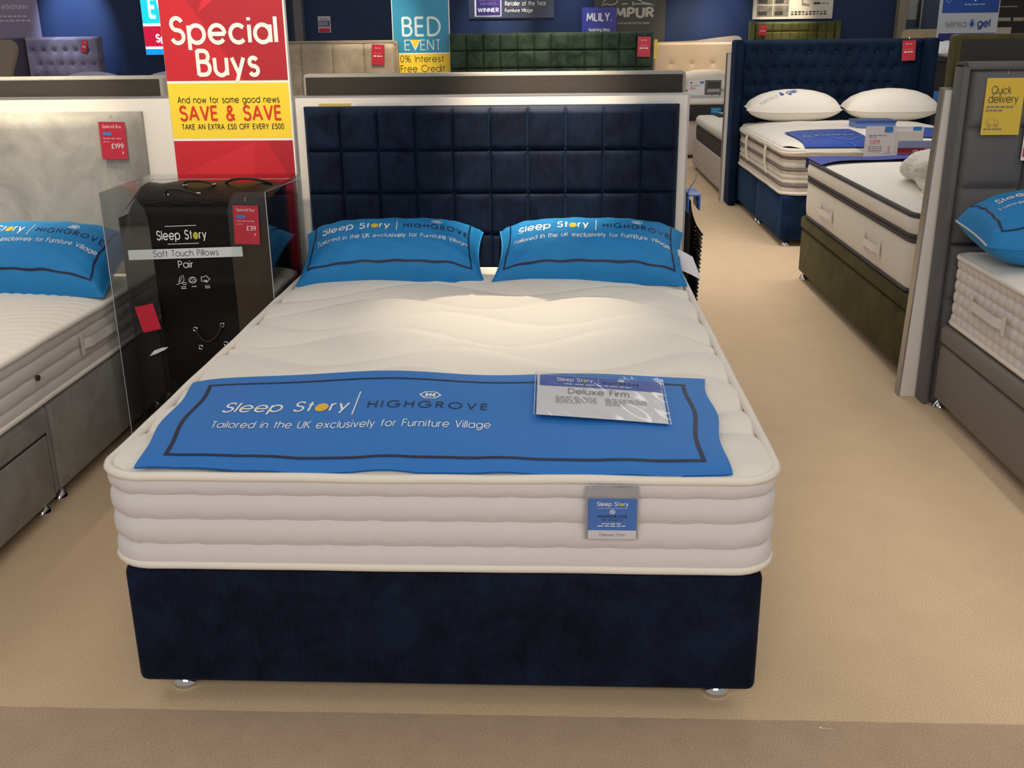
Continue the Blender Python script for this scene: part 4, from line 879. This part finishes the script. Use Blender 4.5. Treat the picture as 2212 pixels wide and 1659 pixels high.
mb.grid(lambda u, v: (2.62+.40*u, 5.25+.5*v, .655+crown(2.62+.4*u, 5.25+.5*v, *t_, .065, .22)+.013), 16, 12, RUN3); mb.grid(lambda u, v: (2.62+.40*u, 5.25+.5*v, .655+crown(2.62+.4*u, 5.25+.5*v, *t_, .065, .22)+.010), 16, 12, RUN3, True); tag(mb.build('printed_cloth'), 'cobalt printed cloth on the right side of the royal blue bed', 'bed runner')
mb = MB(); mb.box(2.385, 2.665, 5.80, 6.0, .722, .768, mat('blue_box_card', (92, 120, 176), .5), .003, 1); bxo = thing('gift_box', 'flat blue box lying on the mattress of the royal blue bed', 'box', (2.55, 5.9, .74)); mb.build('body', bxo)
mb = MB(); mb.box(2.380, 2.670, 5.794, 6.006, .760, .776, mat('dark_blue_box_lid', (44, 74, 138), .5), .003, 1); mb.build('lid', bxo)
t = thing('price_board', 'white price card reading 3299 pounds on a stand at the foot of the blue bed', 'price card', (2.4, 4.72, 0)); CORAL = mat('coral_print', (226, 120, 112), .5)
mb = MB(); mb.box(2.143, 2.325, 4.700, 4.704, .62, .830, CARD); mb.box(2.310, 2.498, 4.712, 4.716, .62, .826, CARD); mb.build('card', t)
f = front(4.6985); f2 = front(4.7105); mb = MB()
text(mb, '£3299', CORAL, f, 2.172, .724, .023, .062, .2); dashes(mb, GREYP, f, 2.164, .772, .11, .005, 4); dashes(mb, GREYP, f, 2.164, .762, .05, .004, 2); dashes(mb, GREYP, f2, 2.350, .768, .08, .005, 4); dashes(mb, GREYP, f2, 2.350, .757, .06, .004, 3)
for k in range(4): dashes(mb, GREYP, f, 2.166, .705-.011*k, .085, .004, 4); dashes(mb, CORAL, f, 2.285, .705-.011*k, .016, .005, 1)
mb.build('lettering', t)
mb = MB(); rect(mb, BLUEP, f, 2.257, 2.307, .792, .828); rect(mb, BLUEP, f2, 2.433, 2.484, .790, .824); mb.build('blue_mark', t)
mb = MB(); mb.tube([(2.32, 4.73, .0), (2.32, 4.73, .80)], .012, METAL, 8); mb.box(2.15, 2.49, 4.705, 4.711, .62, .80, PANELW); mb.box(2.18, 2.46, 4.62, 4.86, 0, .012, METAL, .003, 1); mb.build('stand', t, True, 40)
t = thing('leaflet_board', 'grey and red leaflet board standing past the foot of the olive bed', 'leaflet board', (2.32, 4.2, 0))
GBB = mat('grey_blue_board', (160, 168, 188), .5); mb = MB(); mb.box(2.185, 2.46, 4.192, 4.198, .55, .792, GBB); mb.box(2.185, 2.46, 4.198, 4.22, .60, .604, GBB); mb.box(2.26, 2.30, 4.198, 4.21, 0, .6, GBB); mb.box(2.15, 2.45, 4.195, 4.40, 0, .01, GBB); mb.build('board', t)
mb = MB(); rect(mb, mat('deep_red_print', (170, 34, 44), .5), front(4.1905), 2.185, 2.46, .70, .752); rect(mb, LPINK, front(4.1895), 2.335, 2.362, .72, .75); rect(mb, LPINK, front(4.1895), 2.27, 2.30, .725, .742); mb.build('red_band', t)
price_tag('red price tag on the royal blue buttoned headboard', 3.012, 1.303, 6.960, .105, .155, None, radians(-3), detail=False, top=.02)

# second row, left: channelled headboard, banner, green headboard
BEIGEV = velvet('beige_velvet', (140, 128, 112), (182, 169, 150), 4., .2, sheen_c=(230, 224, 212), streak=.12)
t = thing('headboard', 'beige headboard with vertical channels, beside the blue banner', 'headboard', (-1.55, 7, 0))
def chan(u, v):
    x = -2.10+1.0*u; p = ((x+1.888)/.262) % 1; return .024*(max(0, 1-abs(2*p-1)**6))**.5
mb = MB(); relief(mb, -2.10, -1.085, 0, 1.345, 6.97, 7.04, lambda u, v: chan(u*1.015, v), 240, 40, BEIGEV, edge=.035); mb.build('panel', t, True, 60)
mb = MB(); mb.tube([(-1.085, 6.965, 0.0), (-1.085, 6.965, 1.31), (-1.09, 6.965, 1.335), (-1.115, 6.97, 1.345), (-2.1, 6.97, 1.345)], .007, BEIGEV, 8); mb.build('piping', t, True)
price_tag('red price tag on the beige channelled headboard', -1.288, 1.322, 6.938, .105, .16, None, radians(3), detail=False, top=.012)
t = thing('promotional_banner', 'blue and yellow BED EVENT banner between the beige and green headboards', 'banner', (-.89, 7.06, 0))
TEAL = mat('banner_teal', (44, 138, 178), .45); BYEL = mat('banner_yellow', (240, 206, 48), .45)
mb = MB(); mb.box(-1.132, -.655, 7.062, 7.085, .0, 2.0, WHITE, .001, 1); mb.build('board', t)
f = front(7.0605); mb = MB(); rect(mb, TEAL, f, -1.126, -.661, 1.250, 1.99); mb.build('teal_panel', t)
mb = MB(); rect(mb, BYEL, f, -1.126, -.661, .02, 1.240); mb.build('yellow_panel', t)
f = front(7.0585); mb = MB(); PALE = mat('banner_pale_print', (205, 226, 232), .5)
text(mb, 'BED', PALE, f, -1.052, 1.382, .146, .325, .14, gap=.14); text(mb, 'E', PALE, f, -1.035, 1.270, .082, None, .1); text(mb, 'ENT', PALE, f, -.903, 1.270, .082, .172, .1, gap=.16)
poly(mb, BYEL, front(7.0592), [(-.985, 1.352), (-.905, 1.352), (-.945, 1.270)]); ribbon(mb, [(-.985, 1.352), (-.945, 1.270), (-.905, 1.352)], .004, PALE, f, .02)
text(mb, '0% Interest', BLACK, f, -1.075, 1.176, .052, .365, .085); text(mb, 'Free Credit', BLACK, f, -1.075, 1.098, .052, .372, .085); mb.build('lettering', t)
GREENV = velvet('bottle_green_velvet', (29, 41, 35), (66, 84, 70), 6., .3, sheen_c=(130, 160, 130))
t = thing('headboard', 'bottle green square-tufted headboard beyond the central display board', 'headboard', (.18, 7, 0))
mb = MB(); relief(mb, -.652, 1.016, .015, 1.398, 6.985, 7.05, tiles(12, 10, .028, 5), 240, 200, GREENV, edge=.02); mb.build('panel', t, True, 60)
price_tag('red price tag on the bottle green headboard', .888, 1.358, 6.945, .105, .155, None, radians(1), detail=False, top=.018)
t = thing('notice_card', 'narrow yellow card at the right end of the bottle green headboard', 'notice', (1.04, 6.98, 1.2)); mb = MB(); mb.box(1.021, 1.047, 6.945, 6.949, 1.185, 1.335, YCARD); mb.build('card', t); mb = MB(); mb.box(1.018, 1.050, 6.9405, 6.942, 1.18, 1.352, PLAST); mb.build('clear_sleeve', t)

# beds between the second and third row, right of the gap
t = thing('divan_base', 'white divan base seen in the gap left of the tall blue headboard', 'bed base', (2.4, 8.3, 0)); mb = MB(); mb.box(1.685, 3.1, 7.20, 9.42, .04, .315, mat('pale_grey_base_cloth', (196, 188, 180), .7), .014, 3); mb.build('body', t, True, 50); glide(t, 1.72, 9.36, .04); glide(t, 1.72, 7.3, .04)
t = thing('mattress', 'white-topped mattress with a charcoal border in the gap left of the blue headboard', 'mattress', (2.4, 8.3, .32)); a_ = (1.70, 3.08, 7.22, 9.40); CHAR = mat('charcoal_border_cloth', (66, 60, 58), .85)
mb = MB(); mattress_side(mb, *a_, .318, .475, [], CHAR, .008, .14, tdep=0); mb.build('border', t, True, 60)
mb = MB(); mattress_side(mb, *a_, .478, .545, [], OWH, .016, .14, tdep=0); mb.build('top_border', t, True, 60)
mb = MB(); mattress_top(mb, *a_, .14, lambda x, y: .545+crown(x, y, *a_, .03), OWH, 40, 50); mb.build('top_panel', t, True, 180); piping(*a_, .477, .14, .006, mat('pale_blue_piping', (150, 190, 200), .6), .006).build('piping', t, True)
t = thing('bed_runner', 'black runner on the charcoal-bordered mattress in the gap', 'bed runner', (2.3, 9.0, .58)); mb = MB(); mb.grid(lambda u, v: (1.86+1.05*u, 8.85+.45*v, .545+crown(1.86+1.05*u, 8.85+.45*v, *a_, .03)+.012), 16, 10, BLACK); mb.grid(lambda u, v: (1.86+1.05*u, 8.85+.45*v, .545+crown(1.86+1.05*u, 8.85+.45*v, *a_, .03)+.009), 16, 10, BLACK, True); mb.build('cloth', t, True); mb = MB(); dashes(mb, WHITE, lambda u, v: (u, v, .593), 1.90, 9.0, .10, .06, 3); dashes(mb, WHITE, lambda u, v: (u, v, .593), 1.90, 9.12, .10, .06, 3); mb.build('lettering', t)
# third row
t = thing('headboard', 'cream headboard with three buttons lit by a spotlight in the back row', 'headboard', (2.0, 12.05, 0)); CREAM = mat('cream_upholstery', (206, 184, 156), .85, sheen=.2, bump=.3, bscale=300)
def b3(u, v):
    x = 1.46+1.4*u; z = 1.255*v; h = .03
    for bx in (1.688, 1.949, 2.215, 2.48): h -= .022*exp(-(((x-bx)**2+(z-.993)**2)**.5/.03))
    return h
mb = MB(); relief(mb, 1.46, 2.86, .0, 1.255, 12.0, 12.07, b3, 140, 120, CREAM, edge=.02); mb.build('panel', t, True, 60)
mb = MB(); OUT = [(1.50, .02), (2.62, .02), (2.60, 1.0), (2.585, 1.26)]+A(2.50, 1.285, .085, .045, -10, 95, 8)+[(2.3, 1.312), (2.0, 1.275), (1.50, 1.262)]
mb.add([(x, 12.10, z) for x, z in OUT]+[(x, 12.16, z) for x, z in OUT], [tuple(range(len(OUT))), tuple(range(len(OUT), 2*len(OUT)))[::-1]]+[((i+1) % len(OUT), i, i+len(OUT), (i+1) % len(OUT)+len(OUT)) for i in range(len(OUT))], mat('pale_beige_upholstery', (178, 160, 146), .85))
tag(mb.build('headboard', None, True, 40), 'sloping beige headboard edge rising behind the cream buttoned headboard', 'headboard')
t = thing('divan_base', 'pale base of the back row bed below the cream headboard', 'bed base', (2.2, 11, 0)); mb = MB(); mb.box(1.66, 3.0, 10.25, 11.97, .04, .43, mat('cream_base_cloth', (190, 178, 164), .8), .014, 3); mb.build('body', t, True, 50)
t = thing('mattress', 'dark-bordered mattress below the cream headboard in the back row', 'mattress', (2.2, 11, .43)); a_ = (1.66, 3.0, 10.22, 11.96)
mb = MB(); mattress_side(mb, *a_, .436, .60, [], mat('near_black_border', (44, 40, 40), .8), .01, .1, tdep=0); mb.build('border', t, True, 60); mb = MB(); mattress_side(mb, *a_, .603, .655, [], OWH, .01, .1, tdep=0); mb.build('top_border', t, True, 60)
mb = MB(); mattress_top(mb, *a_, .1, lambda x, y: .655+crown(x, y, *a_, .02), OWH, 30, 40); mb.build('top_panel', t, True, 180)
mb = MB(); mb.box(1.965, 2.085, 10.196, 10.206, .507, .572, mat('cyan_label', (20, 130, 190), .5)); lb = mb.build('label', t); lb['label'] = 'bright blue sewn label'
mb = MB(); dashes(mb, LBLUE, front(10.1945), 1.98, .545, .09, .012, 3); dashes(mb, LBLUE, front(10.1945), 1.99, .522, .06, .012, 2); mb.build('lettering', lb)
P = Pillow(.62, .42, .24, (2.12, 11.70, .78), radians(22), 0, seed=2, pin=.05, pu=3.); t = thing('pillow', 'white pillow with rounded top against the cream headboard', 'pillow', (2.12, 11.72, .75)); P.build(t, OWH, 30); P.seam(t, mat('grey_seam', (150, 146, 140), .7), 'seam', .004)
t = thing('price_board', 'white and grey price card on a wire easel on the back row bed', 'price card', (1.92, 10.4, .67))
mb = MB(); mb.box(1.722, 1.912, 10.395, 10.401, .70, .862, CARD); mb.build('card', t); mb = MB(); mb.box(1.915, 2.10, 10.400, 10.406, .70, .862, mat('grey_photo', (96, 92, 90), .6, noise=.3, nscale=20)); mb.build('picture', t)
mb = MB(); text(mb, '£999', CORAL, front(10.393), 1.745, .758, .026, .06, .2); dashes(mb, GREYP, front(10.393), 1.745, .80, .12, .006, 4); rect(mb, BLUEP, front(10.393), 1.86, 1.90, .825, .85); rect(mb, GREYP, front(10.393), 1.745, 1.77, .825, .845); mb.build('lettering', t)
mb = MB(); rect(mb, mat('photo_pale', (160, 156, 152), .6), front(10.398), 1.945, 2.085, .73, .765); rect(mb, mat('photo_dark', (58, 56, 56), .6), front(10.398), 1.945, 2.085, .775, .84); mb.build('picture_detail', t)
mb = MB()
for x in (1.80, 1.90, 2.0, 2.09): mb.tube([(x, 10.405, .71), (x, 10.395, .70), (x-.02, 10.34, .682)], .005, CHROME, 6)
mb.build('easel_leg', t, True)

# ================================================================== back wall signs and furniture
def panel(name, label, cat, x0, x1, z0, z1, m, y=12.283, th=.015):
    t = thing(name, label, cat, ((x0+x1)/2, y, (z0+z1)/2)); mb = MB(); mb.box(x0, x1, y, y+th, z0, z1, m, .002, 1); mb.build('board', t); return t, y-.003
t, y = panel('wall_sign', 'pale lilac sign on the navy wall above the left grey tufted headboard', 'sign', -7.9, -6.632, 1.36, 2.3, mat('lilac_board', (150, 138, 170), .5))
f = front(y); mb = MB(); LIL = mat('lilac_print', (214, 204, 228), .5); text(mb, 'Bedmakers', LIL, f, -7.055, 1.766, .062, .30, .2, gap=.05); text(mb, 'e', LIL, f, -7.12, 1.766, .062, None, .2); mb.build('lettering', t)
mb = MB(); dashes(mb, LIL, f, -7.3, 1.665, .52, .02, 8); dashes(mb, LIL, f, -7.3, 1.61, .57, .02, 8); mb.build('lettering', t)
t, y = panel('award_sign', 'grey award winner sign on the navy wall behind the green headboard', 'sign', -.93, .185, 1.575, 2.3, mat('slate_board', (62, 70, 92), .35))
f = front(y); mb = MB(); rect(mb, WHITE, f, -.848, -.50, 1.600, 2.25); mb.build('white_mount', t); f = front(y-.002); mb = MB(); rect(mb, mat('purple_print', (66, 44, 118), .5), f, -.825, -.512, 1.612, 2.25); mb.build('purple_panel', t)
f = front(y-.005); mb = MB(); PUR2 = mat('pale_purple_print', (140, 126, 176), .5); text(mb, 'WINNER', WHITE, f, -.806, 1.655, .048, .275, .2, gap=.08); mb.build('lettering', t)
mb = MB(); text(mb, 'AWARDS', PUR2, f, -.776, 1.738, .036, .215, .14); text(mb, 'BEDROOM', PUR2, f, -.79, 1.79, .036, .25, .14); mb.build('lettering', t)
mb = MB(); text(mb, 'Retailer of the Year', WHITE, f, -.452, 1.730, .052, .535, .17, gap=.06); mb.build('lettering', t); mb = MB(); text(mb, 'Furniture Village', WHITE, f, -.452, 1.651, .042, .36, .17, gap=.06); rect(mb, GREYP, f, -.45, .08, 1.708, 1.711); mb.build('lettering', t)
t, y = panel('wall_sign', 'dark grey sign with large pale capitals, partly behind the purple sign', 'sign', .70, 1.622, 1.20, 2.3, mat('charcoal_board', (72, 70, 66), .5))
f = front(y); TP = mat('silver_print', (196, 194, 184), .5); mb = MB(); text(mb, 'TEMPUR', TP, f, .735, 1.572, .112, .742, .24, gap=.04); mb.build('lettering', t)
mb = MB(); text(mb, 'Born in space and perfected for sleep', TP, f, .76, 1.488, .026, .66, .15, gap=.08); mb.build('lettering', t)
mb = MB(); W_ = lambda p, q=.006: ribbon(mb, p, q, TP, f, .05)
W_([(.80, 1.715), (.86, 1.735), (.92, 1.72), (.97, 1.735), (1.0, 1.76), (.99, 1.80), (.93, 1.82), (.86, 1.80), (.82, 1.76), (.80, 1.715)]); W_([(1.06, 1.732), (1.13, 1.735)]); W_([(1.20, 1.71), (1.20, 1.76)]); W_([(1.20, 1.733), (1.34, 1.73), (1.46, 1.718)]); W_([(1.0, 1.80), (1.12, 1.85), (1.22, 1.80), (1.34, 1.745), (1.45, 1.725), (1.47, 1.705)]); mb.build('line_drawing', t)
t, y = panel('wall_sign', 'bright purple-blue sign with white lettering above the green headboard', 'sign', .541, .99, 1.10, 1.692, mat('violet_board', (64, 66, 168), .45), 12.20)
f = front(y); mb = MB(); text(mb, 'MLILY.', WHITE, f, .600, 1.53, .095, .325, .2, gap=.04); mb.build('lettering', t); mb = MB(); text(mb, 'Redefining Sleep', WHITE, f, .632, 1.405, .035, .27, .2, gap=.06); mb.build('lettering', t)
mb = MB(); mb.box(.52, 1.01, 12.17, 12.215, 0, .02, METAL); mb.box(.74, .79, 12.216, 12.225, 0, 1.3, METAL); mb.build('stand', t)
t, y = panel('notice_card', 'small white and red notice card pinned on the navy wall beside the pillar', 'notice', -2.912, -2.745, 1.424, 1.628, mat('notice_white', (196, 196, 206), .4))
f = front(y); mb = MB(); rect(mb, mat('notice_blue', (66, 76, 130), .5), f, -2.90, -2.757, 1.50, 1.575); rect(mb, TAGRED, f, -2.90, -2.757, 1.43, 1.48); mb.build('printed_block', t); mb = MB(); dashes(mb, GREYP, f, -2.88, 1.59, .10, .01, 3)
for k in range(4): dashes(mb, WHITE, front(y-.003), -2.89, 1.515+.014*k, .11, .005, 4)
mb.build('lettering', t)
t, y = panel('poster', 'white fabric-range poster lit by a spotlight above the olive tufted headboard', 'poster', 2.735, 3.75, 1.524, 2.4, mat('poster_white', (226, 220, 206), .5))
f = front(y); mb = MB()
for x0, z0, x1, z1 in ((2.785, 1.56, 2.985, 1.692), (2.995, 1.56, 3.19, 1.692), (2.785, 1.705, 2.985, 1.84), (2.995, 1.705, 3.19, 1.84)): rect(mb, mat('photo_grey', (130, 124, 116), .6, noise=.5, nscale=14), f, x0, x1, z0, z1); rect(mb, mat('photo_dark', (58, 56, 56), .6), front(y-.002), x0+.02, x1-.07, z0+.015, z0+.06)
mb.build('photograph', t)
mb = MB(); SWC = [mat('swatch_print_%d' % k, c, .6) for k, c in enumerate(((70, 66, 64), (150, 140, 128), (96, 84, 78), (40, 38, 40)))]
for r in range(2):
    for c in range(10): rect(mb, SWC[(c*3+r) % 4], f, 3.222+.046*c, 3.255+.046*c, 1.575+.028*r, 1.592+.028*r)
for k in range(3): rect(mb, SWC[0], f, 3.50, 3.585, 1.70+.05*k, 1.725+.05*k); dashes(mb, GREYP, f, 3.60, 1.705+.05*k, .10, .012, 2)
poly(mb, SWC[1], f, [(3.35, 1.69), (3.45, 1.68), (3.45, 1.70), (3.37, 1.72), (3.37, 1.76), (3.35, 1.77)]); mb.build('printed_swatches', t)
t = thing('headboard', 'small olive tufted headboard with a framed border under the poster', 'headboard', (3.25, 12.2, 0)); OLV2 = velvet('olive_velvet_back', (74, 76, 42), (110, 110, 66), 5., .3, sheen_c=(190, 190, 120))
mb = MB(); relief(mb, 2.745, 3.765, .1, 1.49, 12.14, 12.22, tiles(9, 12, .030, 5), 180, 200, OLV2, edge=.02); mb.build('panel', t, True, 60)
for x0 in (2.686, 3.766): mb = MB(); mb.box(x0, x0+.058, 12.08, 12.24, 0, 1.505, OLV2, .014, 3); mb.build('wing', t, True, 50)
price_tag('red and yellow price tag on the small olive headboard', 2.785, 1.455, 12.075, .105, .125, None, 0, detail=False, top=.03)
t, y = panel('light_box', 'bright turquoise and red illuminated promotional panel left of the red sign', 'light box', -5.225, -4.5, 1.17, 2.2, mat('box_rim', (200, 205, 215), .5), 12.22, .06)
f = front(y); mb = MB(); rect(mb, mat('lit_turquoise', (20, 190, 210), .5, emit=1.3), f, -5.22, -4.505, 1.565, 2.19); mb.build('turquoise_panel', t); mb = MB(); rect(mb, mat('lit_red', (200, 20, 60), .5, emit=.9), f, -5.22, -4.505, 1.275, 1.53); mb.build('red_panel', t); mb = MB(); rect(mb, mat('lit_blue', (0, 140, 225), .5, emit=1.2), f, -5.22, -4.505, 1.175, 1.245); mb.build('blue_panel', t)
LITW = mat('lit_white', (235, 245, 250), .5, emit=1.2); mb = MB(); rect(mb, LITW, f, -5.22, -4.505, 1.53, 1.565); rect(mb, LITW, f, -5.22, -4.505, 1.245, 1.275); text(mb, 'EVENT', LITW, front(y-.004), -5.125, 1.64, .24, .60, .2, gap=.06); text(mb, 'Special', LITW, front(y-.004), -5.07, 1.335, .09, .42, .22, gap=.06); mb.build('lettering', t)
# left grey tufted headboard
t = thing('headboard', 'grey deep-buttoned headboard with a wing in the far left corner', 'headboard', (-6.3, 12, 0)); FGREY = velvet('far_grey_velvet', (96, 92, 104), (140, 134, 146), 3., .4, sheen_c=(200, 195, 215))
FB = [(-6.62+.145*i, 1.235) for i in range(6)]+[(-6.55+.145*i, 1.06) for i in range(6)]+[(-6.62+.145*i, .885) for i in range(6)]
def fb(u, v):
    x = -6.72+.99*u; z = 1.41*v; h = .05; d2 = min(((x-a)**2+(z-b)**2) for a, b in FB); return h-.045*exp(-(sqrt(d2)/.035)**1.3)
mb = MB(); relief(mb, -6.72, -5.73, 0, 1.41, 11.98, 12.06, fb, 110, 130, FGREY, edge=.03); mb.build('panel', t, True, 70)
mb = MB(); mb.box(-6.78, -6.715, 11.45, 12.06, 0, 1.405, mat('dark_wing_velvet', (62, 56, 60), .9), .03, 3); mb.build('wing', t, True, 50)
price_tag('small red price tag on the far left grey buttoned headboard', -5.935, 1.375, 11.925, .075, .15, None, radians(14), detail=False)
t = thing('headboard', 'curved beige headboard end at the far left edge of the frame', 'headboard', (-5.8, 9, 0)); OUT = [(-6.6, .02), (-5.44, .02), (-5.43, 1.05), (-5.385, 1.16), (-5.345, 1.25)]+A(-5.42, 1.30, .085, .085, 0, 90, 6)+[(-6.6, 1.392)]
mb = MB(); nO = len(OUT); mb.add([(x, 9.0, z) for x, z in OUT]+[(x, 9.06, z) for x, z in OUT], [tuple(range(nO)), tuple(range(nO, 2*nO))[::-1]]+[((i+1) % nO, i, i+nO, (i+1) % nO+nO) for i in range(nO)], mat('stone_upholstery', (150, 140, 126), .85)); mb.build('panel', t, True, 40)
t = thing('mattress', 'pale mattress in front of the far left grey buttoned headboard', 'mattress', (-5.3, 10.8, 0)); mb = MB(); mb.box(-6.6, -4.3, 10.0, 11.9, .34, .755, OWH, .05, 4); mb.build('top_panel', t, True, 60); mb = MB(); mb.box(-6.6, -4.3, 10.02, 11.9, .0, .335, mat('far_grey_base', (92, 90, 98), .8), .015, 2); tag(mb.build('divan_base', None, True, 50), 'grey base of the far left bed behind the left display board', 'bed base')
for xc, lb in ((-5.25, 'white pillow showing above the left black headboard back'), (-4.25, 'white pillow edge just left of the red sign')):
    P = Pillow(.86, .50, .26, (xc, 10.5, .835), radians(5), 0, seed=5, pin=.05, pu=2.2, bottom=.3); t = thing('pillow', lb, 'pillow', (xc, 10.5, .8)); P.build(t, mat('lavender_white_cotton', (205, 200, 222), .8), 30); P.seam(t, MATS['lavender_white_cotton'], 'seam', .003)
# right: gel banner, beige headboard, shelves
t = thing('promotional_banner', 'blue and white gel bedding banner behind the olive headboard', 'banner', (4.27, 9, 0)); mb = MB(); mb.box(3.975, 4.55, 9.0, 9.02, 0, 2.0, mat('banner_grey_white', (186, 194, 204), .4), .001, 1); mb.build('board', t)
f = front(8.9975); mb = MB(); BAN = mat('banner_blue', (24, 74, 164), .45, noise=.3, nscale=3); rect(mb, BAN, f, 4.0, 4.54, 1.535, 1.99); mb.build('blue_panel', t); mb = MB(); rect(mb, mat('banner_deep_blue', (34, 38, 110), .45), f, 3.99, 4.54, .02, 1.345); mb.build('deep_blue_panel', t)
f = front(8.995); mb = MB(); GD = mat('gel_grey', (132, 138, 148), .5); GB = mat('gel_blue', (28, 54, 140), .5); text(mb, 'sensa', GD, f, 4.045, 1.405, .062, .205, .13, gap=.06); text(mb, 'gel', GB, f, 4.352, 1.405, .068, .125, .2, gap=.06)
poly(mb, GB, front(8.994), [(4.30, 1.475), (4.286, 1.440)]+[(4.30+.017*cos(radians(a)), 1.425+.017*sin(radians(a))) for a in (180, 225, 270, 315, 360)]+[(4.314, 1.440)]); ribbon(mb, ell(4.30, 1.437, .03, .038), .003, mat('gel_ring', (140, 165, 205), .5), f, .02); mb.build('lettering', t)
mb = MB(); dashes(mb, LBLUE, f, 4.21, 1.605, .2, .012, 6); text(mb, 'p', WHITE, f, 4.30, 1.66, .07, None, .2); ribbon(mb, [(4.02, 1.66), (4.05, 1.63), (4.08, 1.65), (4.06, 1.68)], .003, LBLUE, f, .02); dashes(mb, CORAL, f, 4.02, 1.06, .1, .012, 3); dashes(mb, LIL, f, 4.04, 1.16, .08, .01, 2); mb.build('lettering', t)
t = thing('headboard', 'pale cream rounded headboard left of the gel bedding banner', 'headboard', (4.8, 11.5, 0)); OUT = [(4.40, .02), (5.6, .02), (5.6, 1.385), (4.50, 1.385)]+A(4.49, 1.315, .07, .07, 90, 180, 6); nO = len(OUT)
mb = MB(); mb.add([(x, 11.5, z) for x, z in OUT]+[(x, 11.57, z) for x, z in OUT], [tuple(range(nO)), tuple(range(nO, 2*nO))[::-1]]+[((i+1) % nO, i, i+nO, (i+1) % nO+nO) for i in range(nO)], mat('pale_cream_upholstery', (186, 172, 140), .85)); mb.build('panel', t, True, 40); mb = MB(); mb.lathe(0, 0, [(.02, 0), (.016, .008), (.002, .012)], MATS['pale_cream_upholstery'], 10); mb.v = [(4.69+a, 11.5-c, 1.34+b) for a, b, c in mb.v]; mb.build('button', t, True)
t = thing('framed_picture', 'framed picture on the wall left of the gel bedding banner', 'picture', (5.1, 12.28, 1.7)); mb = MB(); mb.box(4.93, 5.30, 12.27, 12.30, 1.49, 2.1, mat('pale_wood_frame', (186, 168, 132), .5), .004, 1); mb.build('frame', t); mb = MB(); rect(mb, mat('picture_print', (120, 112, 108), .5, noise=.4, nscale=8), front(12.268), 4.985, 5.25, 1.54, 2.05); mb.build('print', t)
t = thing('display_cabinet', 'black shelf unit with pale labels in the top right corner', 'shelf unit', (5.7, 11.2, 0)); BLK = mat('black_shelf', (26, 23, 24), .6); mb = MB(); mb.box(5.22, 6.6, 11.05, 11.47, 0, 1.70, BLK, .004, 1); mb.build('carcass', t)
for a, b in ((5.24, 5.32), (5.36, 5.50), (5.53, 5.65)): mb = MB(); rect(mb, mat('shelf_label', (158, 152, 138), .5), front(11.047), a, b, 1.463, 1.502); mb.build('label_strip', t)
mb = MB(); mb.box(5.2, 6.62, 11.03, 11.48, 1.70, 1.715, mat('shelf_top_edge', (150, 148, 140), .5)); mb.build('top', t); mb = MB(); rect(mb, GREYP, front(11.047), 5.34, 5.56, 1.615, 1.63); mb.build('label_line', t)
t = thing('picture_card', 'small pale card standing behind the olive headboard top edge', 'card', (5.5, 10.98, 1.35)); mb = MB(); mb.box(5.33, 5.50, 10.99, 11.04, 1.2, 1.395, mat('pale_card', (180, 172, 160), .5)); mb.build('card', t)
t = thing('bedside_shelf', 'black display stand carrying a white wrapped pillow, right of the blue headboard', 'stand', (3.9, 8.1, 0)); mb = MB(); mb.box(3.58, 4.3, 7.9, 8.35, 0, 1.112, BLK, .006, 1); mb.build('carcass', t); mb = MB(); mb.box(3.56, 4.32, 7.88, 8.37, 1.112, 1.127, mat('stand_top', (44, 42, 48), .4), .003, 1); mb.build('top', t)
P = Pillow(.50, .36, .16, (3.86, 8.1, 1.20), radians(6), 0, seed=3, pin=.08, pu=2.2, wr=.008); t = thing('pillow', 'white plastic-wrapped pillow on the black stand right of the blue headboard', 'pillow', (3.86, 8.1, 1.2)); P.build(t, mat('wrapped_white', (226, 226, 230), .25), 30); P.seam(t, MATS['wrapped_white'], 'seam', .003)
mb = MB(); mb.tube([(3.315, 7.3, 0), (3.315, 7.3, 1.30)], .012, CHROME, 10); mb.lathe(3.315, 7.3, [(.09, 0), (.09, .01), (.015, .02)], CHROME, 20); tag(mb.build('chrome_pole', None, True), 'thin chrome pole beside the right wing of the blue headboard', 'pole')
t = thing('wall_card', 'small blue card on the black stand at the olive board edge', 'card', (3.62, 7.88, .8)); mb = MB(); mb.box(3.60, 3.75, 7.87, 7.878, .73, .86, CLIPB); mb.build('card', t)
mb = MB(); mb.tube([(.803, -.053, .003), (.805, -.053, .004), (.807, -.053, .003)], .0015, WHITE, 6); mb.tube([(.805, -.053, .002), (.82, -.055, .003), (.832, -.0555, .002)], .0004, WHITE, 5); tag(mb.build('lint_thread'), 'tiny white thread lying on the brown carpet at lower right', 'thread')
